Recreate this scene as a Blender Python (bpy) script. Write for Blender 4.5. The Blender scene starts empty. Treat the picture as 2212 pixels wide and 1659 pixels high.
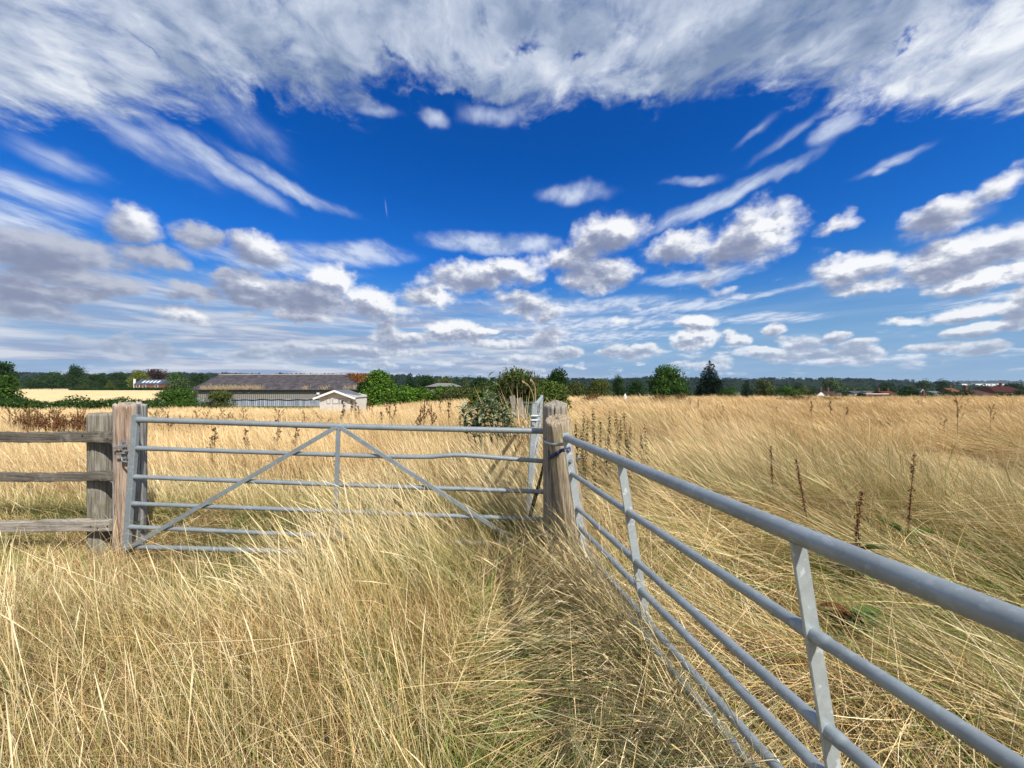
import bpy, bmesh, math, random
import numpy as np
from mathutils import Vector, Matrix

scene = bpy.context.scene
COL = scene.collection
rad = math.radians

# ------------------------------------------------------------------ camera
CAM_H = 1.5
FPX = 833.0            # focal length of the photograph in pixels of a 2212 px wide copy
CX, CY = 1106.0, 829.5
cam_data = bpy.data.cameras.new("camera")
cam_data.sensor_width = 36.0
cam_data.lens = 36.0 * FPX / 2212.0
cam_data.clip_start = 0.05
cam_data.clip_end = 20000.0
cam = bpy.data.objects.new("camera", cam_data)
COL.objects.link(cam)
cam.location = (0, 0, CAM_H)
cam.rotation_euler = (rad(90), 0, 0)
scene.camera = cam

def at(x, y, Y):
    """the point Y metres ahead that the photograph shows at (x, y)"""
    return Vector(((x - CX) / FPX * Y, Y, CAM_H - (y - CY) / FPX * Y))

# ------------------------------------------------------------------ light
SUN_EL, SUN_AZ = rad(46), rad(141)      # azimuth from +Y towards +X
sd = Vector((math.sin(SUN_AZ) * math.cos(SUN_EL), math.cos(SUN_AZ) * math.cos(SUN_EL), math.sin(SUN_EL)))
sun = bpy.data.lights.new("sun", 'SUN')
sun.energy = 5.0
sun.angle = rad(0.6)
sun.color = (1.0, 0.93, 0.82)
sun_ob = bpy.data.objects.new("sun", sun)
COL.objects.link(sun_ob)
sun_ob.rotation_euler = sd.to_track_quat('Z', 'Y').to_euler()

scene.view_settings.view_transform = 'Standard'
scene.view_settings.look = 'None'
scene.view_settings.exposure = 0.42
scene.view_settings.gamma = 1.0
scene.cycles.max_bounces = 6
scene.cycles.diffuse_bounces = 3
scene.cycles.transmission_bounces = 4
scene.cycles.use_adaptive_sampling = True
scene.cycles.adaptive_threshold = 0.015

# ------------------------------------------------------------------ sky
world = bpy.data.worlds.new("World")
scene.world = world
world.use_nodes = True
WT = world.node_tree
WT.nodes.clear()

class NB:
    """small helper to write node trees as expressions"""
    def __init__(self, tree): self.t = tree
    def node(self, kind, **props):
        n = self.t.nodes.new(kind)
        for k, v in props.items(): setattr(n, k, v)
        return n
    def put(self, sock, v):
        if isinstance(v, bpy.types.NodeSocket): self.t.links.new(v, sock)
        elif v is not None: sock.default_value = v
    def m(self, op, a, b=None, c=None, clamp=False):
        n = self.node('ShaderNodeMath', operation=op, use_clamp=clamp)
        self.put(n.inputs[0], a); self.put(n.inputs[1], b); self.put(n.inputs[2], c)
        return n.outputs[0]
    def vm(self, op, a, b=None, scale=None):
        n = self.node('ShaderNodeVectorMath', operation=op)
        self.put(n.inputs[0], a); self.put(n.inputs[1], b)
        if scale is not None: self.put(n.inputs['Scale'], scale)
        return n.outputs['Value'] if op in ('LENGTH', 'DOT_PRODUCT') else n.outputs[0]
    def sep(self, v):
        n = self.node('ShaderNodeSeparateXYZ'); self.put(n.inputs[0], v); return n.outputs
    def comb(self, x, y, z):
        n = self.node('ShaderNodeCombineXYZ')
        self.put(n.inputs[0], x); self.put(n.inputs[1], y); self.put(n.inputs[2], z); return n.outputs[0]
    def noise(self, v, scale, detail=6.0, rough=0.55, dist=0.0, lac=2.0, color=False):
        n = self.node('ShaderNodeTexNoise')
        self.put(n.inputs['Vector'], v); self.put(n.inputs['Scale'], scale)
        self.put(n.inputs['Detail'], detail); self.put(n.inputs['Roughness'], rough)
        self.put(n.inputs['Distortion'], dist); self.put(n.inputs['Lacunarity'], lac)
        return n.outputs['Color'] if color else n.outputs['Fac']
    def ss(self, v, a, b, lo=0.0, hi=1.0):
        n = self.node('ShaderNodeMapRange', interpolation_type='SMOOTHSTEP')
        self.put(n.inputs['Value'], v); self.put(n.inputs['From Min'], a); self.put(n.inputs['From Max'], b)
        self.put(n.inputs['To Min'], lo); self.put(n.inputs['To Max'], hi); return n.outputs[0]
    def lin(self, v, a, b, lo=0.0, hi=1.0):
        n = self.node('ShaderNodeMapRange')
        self.put(n.inputs['Value'], v); self.put(n.inputs['From Min'], a); self.put(n.inputs['From Max'], b)
        self.put(n.inputs['To Min'], lo); self.put(n.inputs['To Max'], hi); return n.outputs[0]
    def mix(self, f, a, b, blend='MIX'):
        n = self.node('ShaderNodeMix', data_type='RGBA', blend_type=blend)
        self.put(n.inputs[0], f)
        for s, v in ((n.inputs[6], a), (n.inputs[7], b)):
            if isinstance(v, tuple) and len(v) == 3: v = (*v, 1.0)
            self.put(s, v)
        return n.outputs[2]
    def ramp(self, f, stops):
        n = self.node('ShaderNodeValToRGB'); self.put(n.inputs[0], f)
        cr = n.color_ramp
        while len(cr.elements) < len(stops): cr.elements.new(0.5)
        for e, (p, c) in zip(cr.elements, stops):
            e.position = p; e.color = (*c, 1.0) if len(c) == 3 else c
        return n.outputs[0]

def azel(x, y):
    dx, dz = (x - CX) / FPX, (CY - y) / FPX
    return math.atan(dx), math.atan(dz / math.hypot(1, dx))

def sky_blobs(w, q, blobs):
    """soft union of ellipses, given where the clouds stand in the sky (azimuth, elevation)"""
    out = None
    for (x, y, rx, ry, rot, wt) in blobs:
        a, e = azel(x, y)
        a1, _ = azel(x + rx, y); a0, _ = azel(x - rx, y)
        _, e1 = azel(x, y - ry); _, e0 = azel(x, y + ry)
        mp = w.node('ShaderNodeMapping', vector_type='TEXTURE')
        w.put(mp.inputs['Vector'], q)
        mp.inputs['Location'].default_value = (a, e, 0)
        mp.inputs['Rotation'].default_value = (0, 0, rad(rot))
        mp.inputs['Scale'].default_value = ((a1 - a0) / 2 * 1.35, (e1 - e0) / 2 * 1.45, 1)
        g = w.node('ShaderNodeTexGradient', gradient_type='SPHERICAL')
        w.put(g.inputs[0], mp.outputs[0])
        v = g.outputs['Fac']
        if wt != 1.0: v = w.m('MULTIPLY', v, wt)
        out = v if out is None else w.m('MAXIMUM', out, v)
    return out

CUMULUS = [  # x, y, half width, half height, tilt, weight
    (120, 545, 200, 48, 0, 1), (290, 487, 62, 42, 0, 1), (428, 512, 62, 30, 0, 1), (560, 535, 70, 34, -8, 1), (330, 560, 90, 26, -6, 1),
    (185, 607, 140, 24, -4, 1), (45, 622, 75, 20, 0, 1), (485, 597, 36, 16, 0, 1),
    (620, 635, 165, 40, -4, 1), (718, 600, 50, 30, 0, 1), (800, 650, 62, 32, -14, 1), (425, 630, 62, 16, -6, 1), (660, 678, 75, 18, 0, 1),
    (1040, 595, 135, 34, 5, 1), (925, 640, 58, 24, 0, 1), (1100, 580, 50, 26, 0, 1),
    (980, 717, 62, 20, 0, 1), (890, 732, 42, 10, 0, .9), (1045, 717, 38, 8, 0, .9),
    (400, 686, 60, 20, 0, .85), (60, 660, 100, 26, 0, .8),
    (1316, 503, 78, 46, 6, 1), (1231, 552, 92, 28, 8, 1), (1291, 592, 82, 34, 0, 1), (1466, 535, 82, 34, 4, 1),
    (1640, 505, 92, 56, 10, 1), (1570, 540, 80, 34, 10, .9),
    (1846, 578, 98, 34, 0, 1), (1871, 618, 75, 16, 4, .9),
    (2040, 470, 95, 40, 14, .9), (2140, 410, 90, 30, 22, .8), (2110, 548, 200, 46, 6, 1), (2140, 600, 150, 24, 6, 1), (1806, 482, 52, 20, 8, .75),
    (1501, 697, 44, 14, 0, 1), (1501, 735, 48, 24, 0, 1), (1671, 712, 27, 12, 0, 1), (1596, 736, 28, 13, 0, 1), (1811, 722, 30, 10, 0, 1),
    (2081, 677, 98, 18, 4, 1), (2106, 712, 75, 14, 4, 1), (1391, 752, 30, 11, 0, 1), (1206, 762, 55, 12, 0, 1), (1321, 760, 36, 9, 0, .9),
    (1640, 762, 62, 12, -4, 1), (1771, 763, 50, 9, 0, 1), (1846, 759, 45, 11, -4, 1), (1806, 781, 60, 8, 0, 1), (2016, 752, 62, 11, 0, 1),
    (2116, 751, 62, 14, 0, 1), (1950, 690, 60, 10, 0, .8), (2190, 700, 40, 14, 0, 1), (740, 757, 190, 13, 0, .95), (1150, 775, 70, 9, 0, .85),
    (560, 765, 120, 9, 0, .85), (1090, 745, 120, 8, 0, .8),
]
STREAKS = [
    (1050, 523, 135, 22, -2, 1), (750, 547, 150, 26, 4, .85), (1156, 527, 72, 18, 0, .8), (1240, 416, 85, 24, 2, .8),
    (1530, 442, 165, 18, 14, 1), (1620, 408, 190, 16, 16, .9), (1500, 392, 70, 12, -8, .6), (1506, 598, 125, 15, 2, 1), (1626, 638, 60, 7, 0, .9),
    (1480, 661, 140, 14, 3, 1), (1656, 687, 130, 11, -2, 1), (1250, 662, 220, 18, 0, .9), (1300, 700, 270, 15, 0, .95), (1250, 730, 230, 12, 0, .9),
    (1730, 617, 110, 10, 6, .6), (1920, 355, 95, 12, 12, .6), (1890, 375, 22, 12, 10, .7), (2100, 645, 160, 12, 6, .6), (600, 570, 190, 20, 0, .9),
    (330, 315, 200, 40, -16, .62), (470, 355, 190, 28, -19, .78), (620, 395, 170, 18, -16, .75), (60, 410, 220, 44, -6, .68), (130, 345, 150, 32, -14, .42),
    (40, 480, 160, 50, 0, .8), (520, 265, 150, 44, -22, .45), (820, 245, 48, 18, 6, .75), (938, 256, 36, 20, 0, .75), (1060, 250, 70, 24, 0, .7),
    (1690, 305, 110, 14, 24, .55), (1800, 285, 60, 26, 10, .9), (1640, 280, 60, 14, 20, .5),
]

def build_sky():
    w = NB(WT)
    tc = w.node('ShaderNodeTexCoord')
    d = w.vm('NORMALIZE', tc.outputs['Generated'])
    x, y, z = w.sep(d)[0:3]
    az = w.m('ARCTAN2', x, y)
    el = w.m('ARCSINE', z)
    q = w.comb(az, el, 0.0)
    up = w.m('MAXIMUM', z, 0.06)
    P = w.comb(w.m('DIVIDE', x, up), w.m('DIVIDE', y, up), 0.0)      # the flat cloud deck, seen in perspective
    px_, py_ = w.sep(P)[0:2]
    # clear air
    sky = w.node('ShaderNodeTexSky', sky_type='NISHITA')
    sky.sun_disc = False
    sky.sun_elevation = SUN_EL
    sky.sun_rotation = SUN_AZ
    sky.altitude = 60; sky.air_density = 1.0; sky.dust_density = 0.6; sky.ozone_density = 2.5
    hs = w.node('ShaderNodeHueSaturation')
    hs.inputs['Saturation'].default_value = 1.22
    w.put(hs.inputs['Color'], sky.outputs[0])
    blue = w.mix(1.0, hs.outputs[0], w.ramp(el, [(0.0, (.62, .82, 1.0)), (0.10, (.50, .80, 1.0)), (0.30, (.16, .74, 1.42)), (0.5, (.06, .66, 1.40)), (1.0, (.06, .66, 1.40))]), 'MULTIPLY')
    blue = w.mix(w.ss(el, 0.30, 0.02, 0.0, 0.95), blue, w.vm('SCALE', w.ramp(el, [(0.0, (.29, .45, .66)), (0.12, (.20, .40, .70)), (0.3, (.07, .30, .76))]), scale=10.0))
    # warp for ragged edges
    wn = w.noise(q, 9.0, 3.0, 0.6, color=True)
    warp = w.vm('SCALE', w.vm('SUBTRACT', wn, (0.5, 0.5, 0.5)), scale=0.075)
    wn2 = w.noise(q, 45.0, 3.0, 0.6, color=True)
    lowel = w.ss(el, 0.0, 0.45, 0.25, 1.0)
    warp2 = w.vm('SCALE', w.vm('SUBTRACT', wn2, (0.5, 0.5, 0.5)), scale=0.028)
    wq = w.vm('ADD', q, w.vm('SCALE', w.vm('ADD', warp, warp2), scale=lowel))
    qs = w.vm('MULTIPLY', q, (1.0, 1.5, 1.0))

    # ---- streaky high cloud, in the direction of the wind
    sn = w.noise(w.vm('MULTIPLY', P, (2.3, 0.95, 1.0)), 2.2, 9.0, 0.62, 0.2)
    sm = sky_blobs(w, w.vm('ADD', q, w.vm('SCALE', warp, scale=w.m('MULTIPLY', lowel, 0.7))), STREAKS)
    lowbank = w.m('MULTIPLY', w.ss(w.m('ADD', el, w.m('MULTIPLY', w.m('SUBTRACT', sn, 0.5), 0.12)), 0.245, 0.14), w.ss(az, 0.42, -0.10, 0.12, 1.0))
    ln = w.noise(w.vm('MULTIPLY', q, (3.0, 34.0, 1.0)), 1.0, 6.0, 0.55, 0.4)
    ln2 = w.noise(w.vm('MULTIPLY', q, (2.6, 26.0, 1.0)), 1.7, 7.0, 0.58, 0.3)
    bank = w.m('MULTIPLY', lowbank, w.ss(ln, 0.36, 0.56, 0.30, 1.0))
    s_den = w.m('ADD', sm, w.m('MULTIPLY', w.m('SUBTRACT', sn, 0.5), w.ss(el, 0.12, 0.30, 0.95, 0.62)))
    s_a = w.m('MULTIPLY', w.ss(s_den, 0.02, 0.85), w.ss(sm, 0.0, 0.35))
    s_col = w.mix(w.ss(sn, 0.35, 0.62), (3.6, 4.6, 6.9), (7.2, 8.0, 9.4))
    c = w.mix(w.m('MULTIPLY', bank, 0.92), blue, w.mix(w.ss(ln2, 0.40, 0.62), (3.3, 4.1, 6.0), (6.9, 7.2, 8.0)))
    c = w.mix(w.m('MULTIPLY', s_a, 0.86), c, s_col)

    # ---- the big broken deck overhead
    pw = w.noise(P, 1.7, 3.0, 0.55, color=True)
    P2 = w.vm('ADD', P, w.vm('SCALE', w.vm('SUBTRACT', pw, (0.5, 0.5, 0.5)), scale=0.32))
    dn = w.noise(w.vm('MULTIPLY', P2, (1.35, 1.0, 1.0)), 2.3, 9.0, 0.58, 0.0)
    dn2 = w.noise(w.vm('ADD', w.vm('MULTIPLY', P2, (1.9, 1.25, 1.0)), (0.10, 0.03, 3.0)), 2.5, 9.0, 0.55, 0.0)
    fine = w.noise(w.vm('MULTIPLY', P2, (1.0, 0.85, 1.0)), 11.0, 8.0, 0.62, 0.0)
    edge = w.m('ADD', 1.40, w.m('MULTIPLY', w.m('SUBTRACT', w.noise(P, 1.3, 3.0, .5), 0.5), 0.55))
    deck = w.ss(py_, w.m('ADD', edge, 0.20), w.m('SUBTRACT', edge, 0.22))
    behind = w.ss(y, 0.05, -0.1)
    deck = w.m('MAXIMUM', deck, w.m('MULTIPLY', behind, w.ss(z, 0.05, 0.4, 0.0, 0.62)))
    d_den = w.m('ADD', deck, w.m('ADD', w.m('MULTIPLY', w.m('SUBTRACT', dn, 0.5), 1.15), w.m('MULTIPLY', w.m('SUBTRACT', fine, 0.5), 1.25)))
    hole = sky_blobs(w, w.vm('ADD', q, w.vm('SCALE', w.vm('ADD', warp, warp2), scale=1.3)), [(880, 175, 150, 45, 10, 1), (960, 225, 200, 30, 0, 1), (1135, 112, 45, 26, 0, .9), (1242, 122, 26, 18, 0, .9), (860, 140, 60, 22, -30, .9), (330, 110, 50, 10, -20, .7),
        (1945, 76, 26, 10, 20, .9), (560, 215, 60, 24, -20, .8), (1560, 250, 160, 26, 0, .6), (1395, 215, 60, 20, 0, .6), (1760, 225, 40, 20, 20, .7), (170, 170, 60, 10, -20, .5), (1060, 40, 20, 30, 0, .6)])
    d_den = w.m('SUBTRACT', d_den, w.m('MULTIPLY', w.ss(hole, 0.0, 1.1), 0.62))
    d_a = w.m('MULTIPLY', w.ss(d_den, 0.26, 1.0), w.ss(deck, 0.0, 0.15))
    # shade where the deck is thick, bright where it is thin or faces the sun (right)
    dark = sky_blobs(w, wq, [(1640, 90, 430, 140, 8, .50), (1150, 60, 160, 60, 0, .5), (1480, 190, 220, 60, 0, .6), (700, 190, 300, 60, -8, .55), (330, 60, 200, 60, -10, .4)])
    bright = sky_blobs(w, wq, [(1950, 220, 330, 120, 12, 1), (1560, 25, 160, 40, 10, .8), (1680, 195, 160, 50, 15, .9), (1050, 80, 190, 90, -20, .5), (250, 130, 330, 130, -14, .38), (80, 190, 180, 60, -12, .6)])
    lum = w.m('ADD', w.m('ADD', w.m('MULTIPLY', w.m('SUBTRACT', fine, 0.5), 0.9), w.m('MULTIPLY', w.m('SUBTRACT', dn2, 0.5), 1.95)), w.m('ADD', 0.45, w.m('SUBTRACT', w.m('MULTIPLY', bright, 0.50), w.m('MULTIPLY', dark, 0.85))), clamp=True)
    d_col = w.ramp(lum, [(0.0, (.22, .30, .46)), (0.3, (.34, .42, .58)), (0.62, (.54, .61, .75)), (1.0, (.88, .92, .97))])
    d_col = w.vm('SCALE', d_col, scale=10.0)
    c = w.mix(d_a, c, d_col)

    # ---- cumulus: density here and a step towards the sun, for lit tops and grey undersides
    def cum(off):
        qq = wq if off is None else w.vm('ADD', wq, off)
        mk = sky_blobs(w, qq, CUMULUS)
        gen = w.noise(w.vm('ADD', w.vm('MULTIPLY', qq, (5.5, 13.0, 1.0)), (3.1, 1.7, 0.0)), 1.0, 2.0, 0.5)
        gen = w.m('MULTIPLY', w.ss(gen, 0.50, 0.74, 0.0, 0.75), w.m('MULTIPLY', w.ss(el, 0.015, 0.05), w.ss(el, 0.30, 0.19)))
        mk = w.m('MAXIMUM', mk, gen)
        nq = qs if off is None else w.vm('ADD', qs, off)
        n1 = w.noise(nq, 14.0, 9.0, 0.58, 0.0)
        n2 = w.noise(nq, 60.0, 5.0, 0.55)
        n = w.m('ADD', w.m('MULTIPLY', w.m('SUBTRACT', n1, 0.5), 1.3), w.m('MULTIPLY', w.m('SUBTRACT', n2, 0.5), w.ss(el, .05, .25, .45, .16)))
        return w.m('ADD', w.m('MULTIPLY', mk, 1.15), n), mk, n
    step = w.vm('SCALE', (0.016, 0.030, 0.0), scale=w.ss(el, 0.0, 0.36, 0.22, 1.0))
    d0, m0, n0 = cum(None)
    d1, m1, n1_ = cum(step)
    soft = w.ss(el, 0.0, 0.4, 0.44, 0.74)
    a0 = w.m('MULTIPLY', w.ss(d0, 0.08, soft), w.ss(m0, 0.0, 0.15))
    tau = w.m('ADD', w.m('MULTIPLY', m1, 0.72), w.m('SUBTRACT', w.m('MULTIPLY', n1_, 1.7), w.m('MULTIPLY', n0, 0.55)))
    big = w.noise(qs, 5.0, 3.0, 0.5)
    lit = w.ss(w.m('ADD', tau, w.m('MULTIPLY', w.m('SUBTRACT', big, 0.5), 0.8)), 0.80, -0.12)
    side = w.ss(az, -0.75, -0.25, 0.62, 1.0)       # the left bank lies in shade of the deck
    glow = sky_blobs(w, wq, [(722, 598, 60, 40, 0, 1), (800, 640, 60, 26, -20, .9), (540, 622, 45, 20, 0, .9), (1105, 568, 60, 26, 0, 1), (985, 703, 60, 22, 0, 1), (950, 640, 24, 24, 0, .7), (400, 690, 60, 22, 0, .8),
        (1330, 485, 60, 30, 0, .7), (1690, 480, 70, 40, 10, .7), (1846, 560, 80, 26, 0, .9), (2110, 530, 60, 14, 0, .9), (2000, 575, 70, 22, 20, .7), (2120, 605, 120, 20, 0, .6), (1501, 728, 60, 22, 0, 1), (1501, 692, 50, 14, 0, 1),
        (1596, 730, 30, 14, 0, 1), (1640, 756, 70, 14, 0, .9), (2081, 668, 110, 18, 0, 1), (2106, 706, 80, 14, 0, .9), (300, 470, 60, 34, 0, .5), (560, 520, 60, 26, 0, .5)])
    lit = w.m('ADD', w.m('MULTIPLY', lit, side), w.m('MULTIPLY', glow, w.ss(tau, 1.0, 0.25, 0.0, 0.95)), clamp=True)
    c_col = w.ramp(lit, [(0.0, (.25, .29, .42)), (0.30, (.34, .38, .51)), (0.60, (.50, .54, .65)), (0.85, (.76, .78, .84)), (1.0, (.97, .98, 1.0))])
    c_col = w.mix(w.ss(el, 0.16, 0.0, 0.0, 0.55), w.vm('SCALE', c_col, scale=10.0), (4.6, 5.9, 7.6))
    veil = w.m('MULTIPLY', w.ss(m0, 0.05, 0.6), w.ss(sn, 0.35, 0.7))
    c = w.mix(w.m('MULTIPLY', veil, 0.35), c, (4.6, 5.6, 7.6))
    c = w.mix(w.m('MULTIPLY', a0, 0.96), c, c_col)
    # little far puffs low over the horizon
    fn = w.noise(w.vm('MULTIPLY', q, (13.0, 34.0, 1.0)), 1.0, 6.0, 0.55)
    fz = w.m('MULTIPLY', w.m('MULTIPLY', w.ss(el, 0.012, 0.03), w.ss(el, 0.115, 0.06)), w.ss(az, -0.75, 0.0, 0.45, 1.0))
    fa = w.m('MULTIPLY', w.ss(fn, 0.53, 0.66), fz)
    fl = w.ss(w.m('SUBTRACT', w.noise(w.vm('ADD', w.vm('MULTIPLY', q, (13.0, 34.0, 1.0)), (0.08, 0.30, 0.0)), 1.0, 6.0, 0.55), fn), 0.03, -0.14)
    c = w.mix(w.m('MULTIPLY', fa, 0.85), c, w.mix(fl, (4.6, 5.5, 7.2), (8.0, 8.6, 9.4)))
    # short vapour trail
    tr = sky_blobs(w, q, [(834, 449, 1.5, 18, 8, 1)])
    c = w.mix(w.m('MULTIPLY', w.ss(tr, 0.0, 0.8), 0.25), c, (6.0, 7.2, 9.0))
    # ground-side half of the dome
    c = w.mix(w.ss(z, 0.0, -0.05), c, (1.2, 1.2, 1.0))
    bg = w.node('ShaderNodeBackground')
    bg.inputs['Strength'].default_value = 0.075
    w.put(bg.inputs['Color'], c)
    out = w.node('ShaderNodeOutputWorld')
    w.t.links.new(bg.outputs[0], out.inputs['Surface'])
    world.cycles.sampling_method = 'MANUAL'
    world.cycles.sample_map_resolution = 512

build_sky()

# ------------------------------------------------------------------ naming and grouping
def tag(o, label=None, cat=None, group=None, kind=None):
    if label: o["label"] = label
    if cat: o["category"] = cat
    if group: o["group"] = group
    if kind: o["kind"] = kind
    return o

def thing(name, loc, label, cat, group=None, rz=0.0):
    o = bpy.data.objects.new(name, None)
    o.empty_display_size = 0.1
    o.location = loc; o.rotation_euler = (0, 0, rz)
    COL.objects.link(o)
    bpy.context.view_layer.update()
    return tag(o, label, cat, group)

def copy_tree(o, parent=None):
    c = o.copy(); COL.objects.link(c); c.parent = parent
    for ch in list(o.children): copy_tree(ch, c)
    return c

# ------------------------------------------------------------------ mesh building
class MB:
    def __init__(self): self.v = []; self.f = []; self.c = []; self.smooth = []
    def add(self, verts, faces, col=None, smooth=False):
        n = len(self.v)
        self.v += [tuple(p) for p in verts]
        self.c += [col or (1, 1, 1)] * len(verts)
        self.f += [tuple(i + n for i in f) for f in faces]
        self.smooth += [smooth] * len(faces)
    def box(self, c, s, M=None, col=None):
        hx, hy, hz = s[0] / 2, s[1] / 2, s[2] / 2
        vs = [Vector((x, y, z)) for z in (-hz, hz) for y in (-hy, hy) for x in (-hx, hx)]
        if M: vs = [M @ p for p in vs]
        self.add([p + Vector(c) for p in vs], [(0, 2, 3, 1), (4, 5, 7, 6), (0, 1, 5, 4), (2, 6, 7, 3), (0, 4, 6, 2), (1, 3, 7, 5)], col)
    def bar(self, p, q, w, t, side=None, col=None, bev=0.0):
        """a flat bar from p to q, width w along side, thickness t"""
        p, q = Vector(p), Vector(q)
        d = (q - p).normalized()
        s = Vector(side) if side else d.cross(Vector((0, 1, 0)))
        s = (s - d * s.dot(d)).normalized()
        n = d.cross(s).normalized()
        if bev <= 0: bev = min(w, t) * 0.12
        w2, t2, b = w / 2, t / 2, bev
        prof = [(-w2 + b, -t2), (w2 - b, -t2), (w2, -t2 + b), (w2, t2 - b), (w2 - b, t2), (-w2 + b, t2), (-w2, t2 - b), (-w2, -t2 + b)]
        vs = [e + s * a + n * c for e in (p, q) for a, c in prof]
        k = len(prof)
        fs = [(i, (i + 1) % k, k + (i + 1) % k, k + i) for i in range(k)] + [tuple(range(k - 1, -1, -1)), tuple(range(k, 2 * k))]
        self.add(vs, fs, col)
    def tube(self, pts, r, n=16, col=None, cap=True):
        pts = [Vector(p) for p in pts]
        rs = r if isinstance(r, (list, tuple)) else [r] * len(pts)
        vs, fs = [], []
        d0 = (pts[1] - pts[0]).normalized()
        u = d0.cross(Vector((0, 0, 1)))
        if u.length < 1e-3: u = d0.cross(Vector((1, 0, 0)))
        u.normalize()
        for i, p in enumerate(pts):
            d = ((pts[min(i + 1, len(pts) - 1)] - pts[max(i - 1, 0)])).normalized()
            u = (u - d * u.dot(d)).normalized(); w = d.cross(u)
            for k in range(n):
                a = 2 * math.pi * k / n
                vs.append(p + (u * math.cos(a) + w * math.sin(a)) * rs[i])
        for i in range(len(pts) - 1):
            for k in range(n):
                fs.append((i * n + k, i * n + (k + 1) % n, (i + 1) * n + (k + 1) % n, (i + 1) * n + k))
        self.add(vs, fs, col, True)
        if cap:
            m = len(pts) - 1
            self.add(vs[:n], [tuple(range(n - 1, -1, -1))], col); self.add(vs[m * n:], [tuple(range(n))], col)
    def leaf(self, base, d, length, width, droop=0.4, col=None, up=Vector((0, 0, 1)), fold=0.15, segs=4):
        d = Vector(d).normalized(); s = d.cross(up)
        if s.length < 1e-3: s = Vector((1, 0, 0))
        s.normalize(); n = s.cross(d)
        p = Vector(base); vs = []
        for i in range(segs + 1):
            t = i / segs
            w = width * (math.sin(math.pi * min(1, t * 0.93 + 0.05)) ** 0.8) / 2
            vs += [p - s * w + n * w * fold * 2, p.copy(), p + s * w + n * w * fold * 2]
            ang = -droop * (t + 0.5 / segs)
            p = p + (d * math.cos(ang) + n * math.sin(ang)) * (length / segs)
        fs = []
        for i in range(segs):
            a = i * 3
            fs += [(a, a + 1, a + 4, a + 3), (a + 1, a + 2, a + 5, a + 4)]
        self.add(vs, fs, col, True)
    def build(self, name, mat, parent=None, loc=None):
        me = bpy.data.meshes.new(name)
        off = Vector(loc) if loc is not None else (parent_world(parent) if parent else Vector())
        me.from_pydata([(p[0] - off[0], p[1] - off[1], p[2] - off[2]) for p in self.v], [], self.f)
        me.polygons.foreach_set("use_smooth", self.smooth)
        at_ = me.color_attributes.new("Col", 'FLOAT_COLOR', 'POINT')
        at_.data.foreach_set("color", np.c_[np.array(self.c, np.float32).reshape(-1, 3), np.ones(len(self.v), np.float32)].ravel())
        me.materials.append(mat)
        o = bpy.data.objects.new(name, me); COL.objects.link(o)
        if parent: o.parent = parent
        elif loc is not None: o.location = loc
        return o

def parent_world(p):
    v = Vector()
    while p is not None: v += p.location; p = p.parent
    return v

def quads(name, V, C, mat, parent=None, loc=None):
    """V (N,4,3) loose quads, C (N,3) or (N,4,3) colours"""
    N = len(V)
    off = np.array(loc if loc is not None else (parent_world(parent) if parent else (0, 0, 0)), np.float32)
    me = bpy.data.meshes.new(name)
    me.vertices.add(N * 4); me.vertices.foreach_set("co", (V.reshape(-1, 3) - off).astype(np.float32).ravel())
    me.loops.add(N * 4); me.loops.foreach_set("vertex_index", np.arange(N * 4, dtype=np.int32))
    me.polygons.add(N); me.polygons.foreach_set("loop_start", np.arange(0, N * 4, 4, dtype=np.int32))
    me.polygons.foreach_set("loop_total", np.full(N, 4, np.int32))
    if C.ndim == 2: C = np.repeat(C[:, None, :], 4, 1)
    a = me.color_attributes.new("Col", 'FLOAT_COLOR', 'POINT')
    a.data.foreach_set("color", np.concatenate([C.reshape(-1, 3), np.ones((N * 4, 1))], 1).astype(np.float32).ravel())
    me.update(calc_edges=True)
    me.materials.append(mat)
    o = bpy.data.objects.new(name, me); COL.objects.link(o)
    if parent: o.parent = parent
    elif loc is not None: o.location = loc
    return o

# ------------------------------------------------------------------ noise in numpy
def vnoise(x, y, scale, seed):
    x = np.asarray(x, float) / scale; y = np.asarray(y, float) / scale
    xi = np.floor(x).astype(np.int64); yi = np.floor(y).astype(np.int64)
    fx = x - xi; fy = y - yi
    fx = fx * fx * (3 - 2 * fx); fy = fy * fy * (3 - 2 * fy)
    def hsh(a, b):
        n = (a * 374761393 + b * 668265263 + seed * 1442695041) & 0x7fffffff
        n = ((n ^ (n >> 13)) * 1274126177) & 0x7fffffff
        return ((n ^ (n >> 16)) & 0xffff) / 65535.0
    return (hsh(xi, yi) * (1 - fx) + hsh(xi + 1, yi) * fx) * (1 - fy) + (hsh(xi, yi + 1) * (1 - fx) + hsh(xi + 1, yi + 1) * fx) * fy
def fbm(x, y, scale, seed):
    return (vnoise(x, y, scale, seed) + .5 * vnoise(x, y, scale / 2, seed + 1) + .25 * vnoise(x, y, scale / 4, seed + 2)) / 1.75
def sst(a, b, v):
    t = np.clip((np.asarray(v, float) - a) / (b - a), 0, 1); return t * t * (3 - 2 * t)

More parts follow.
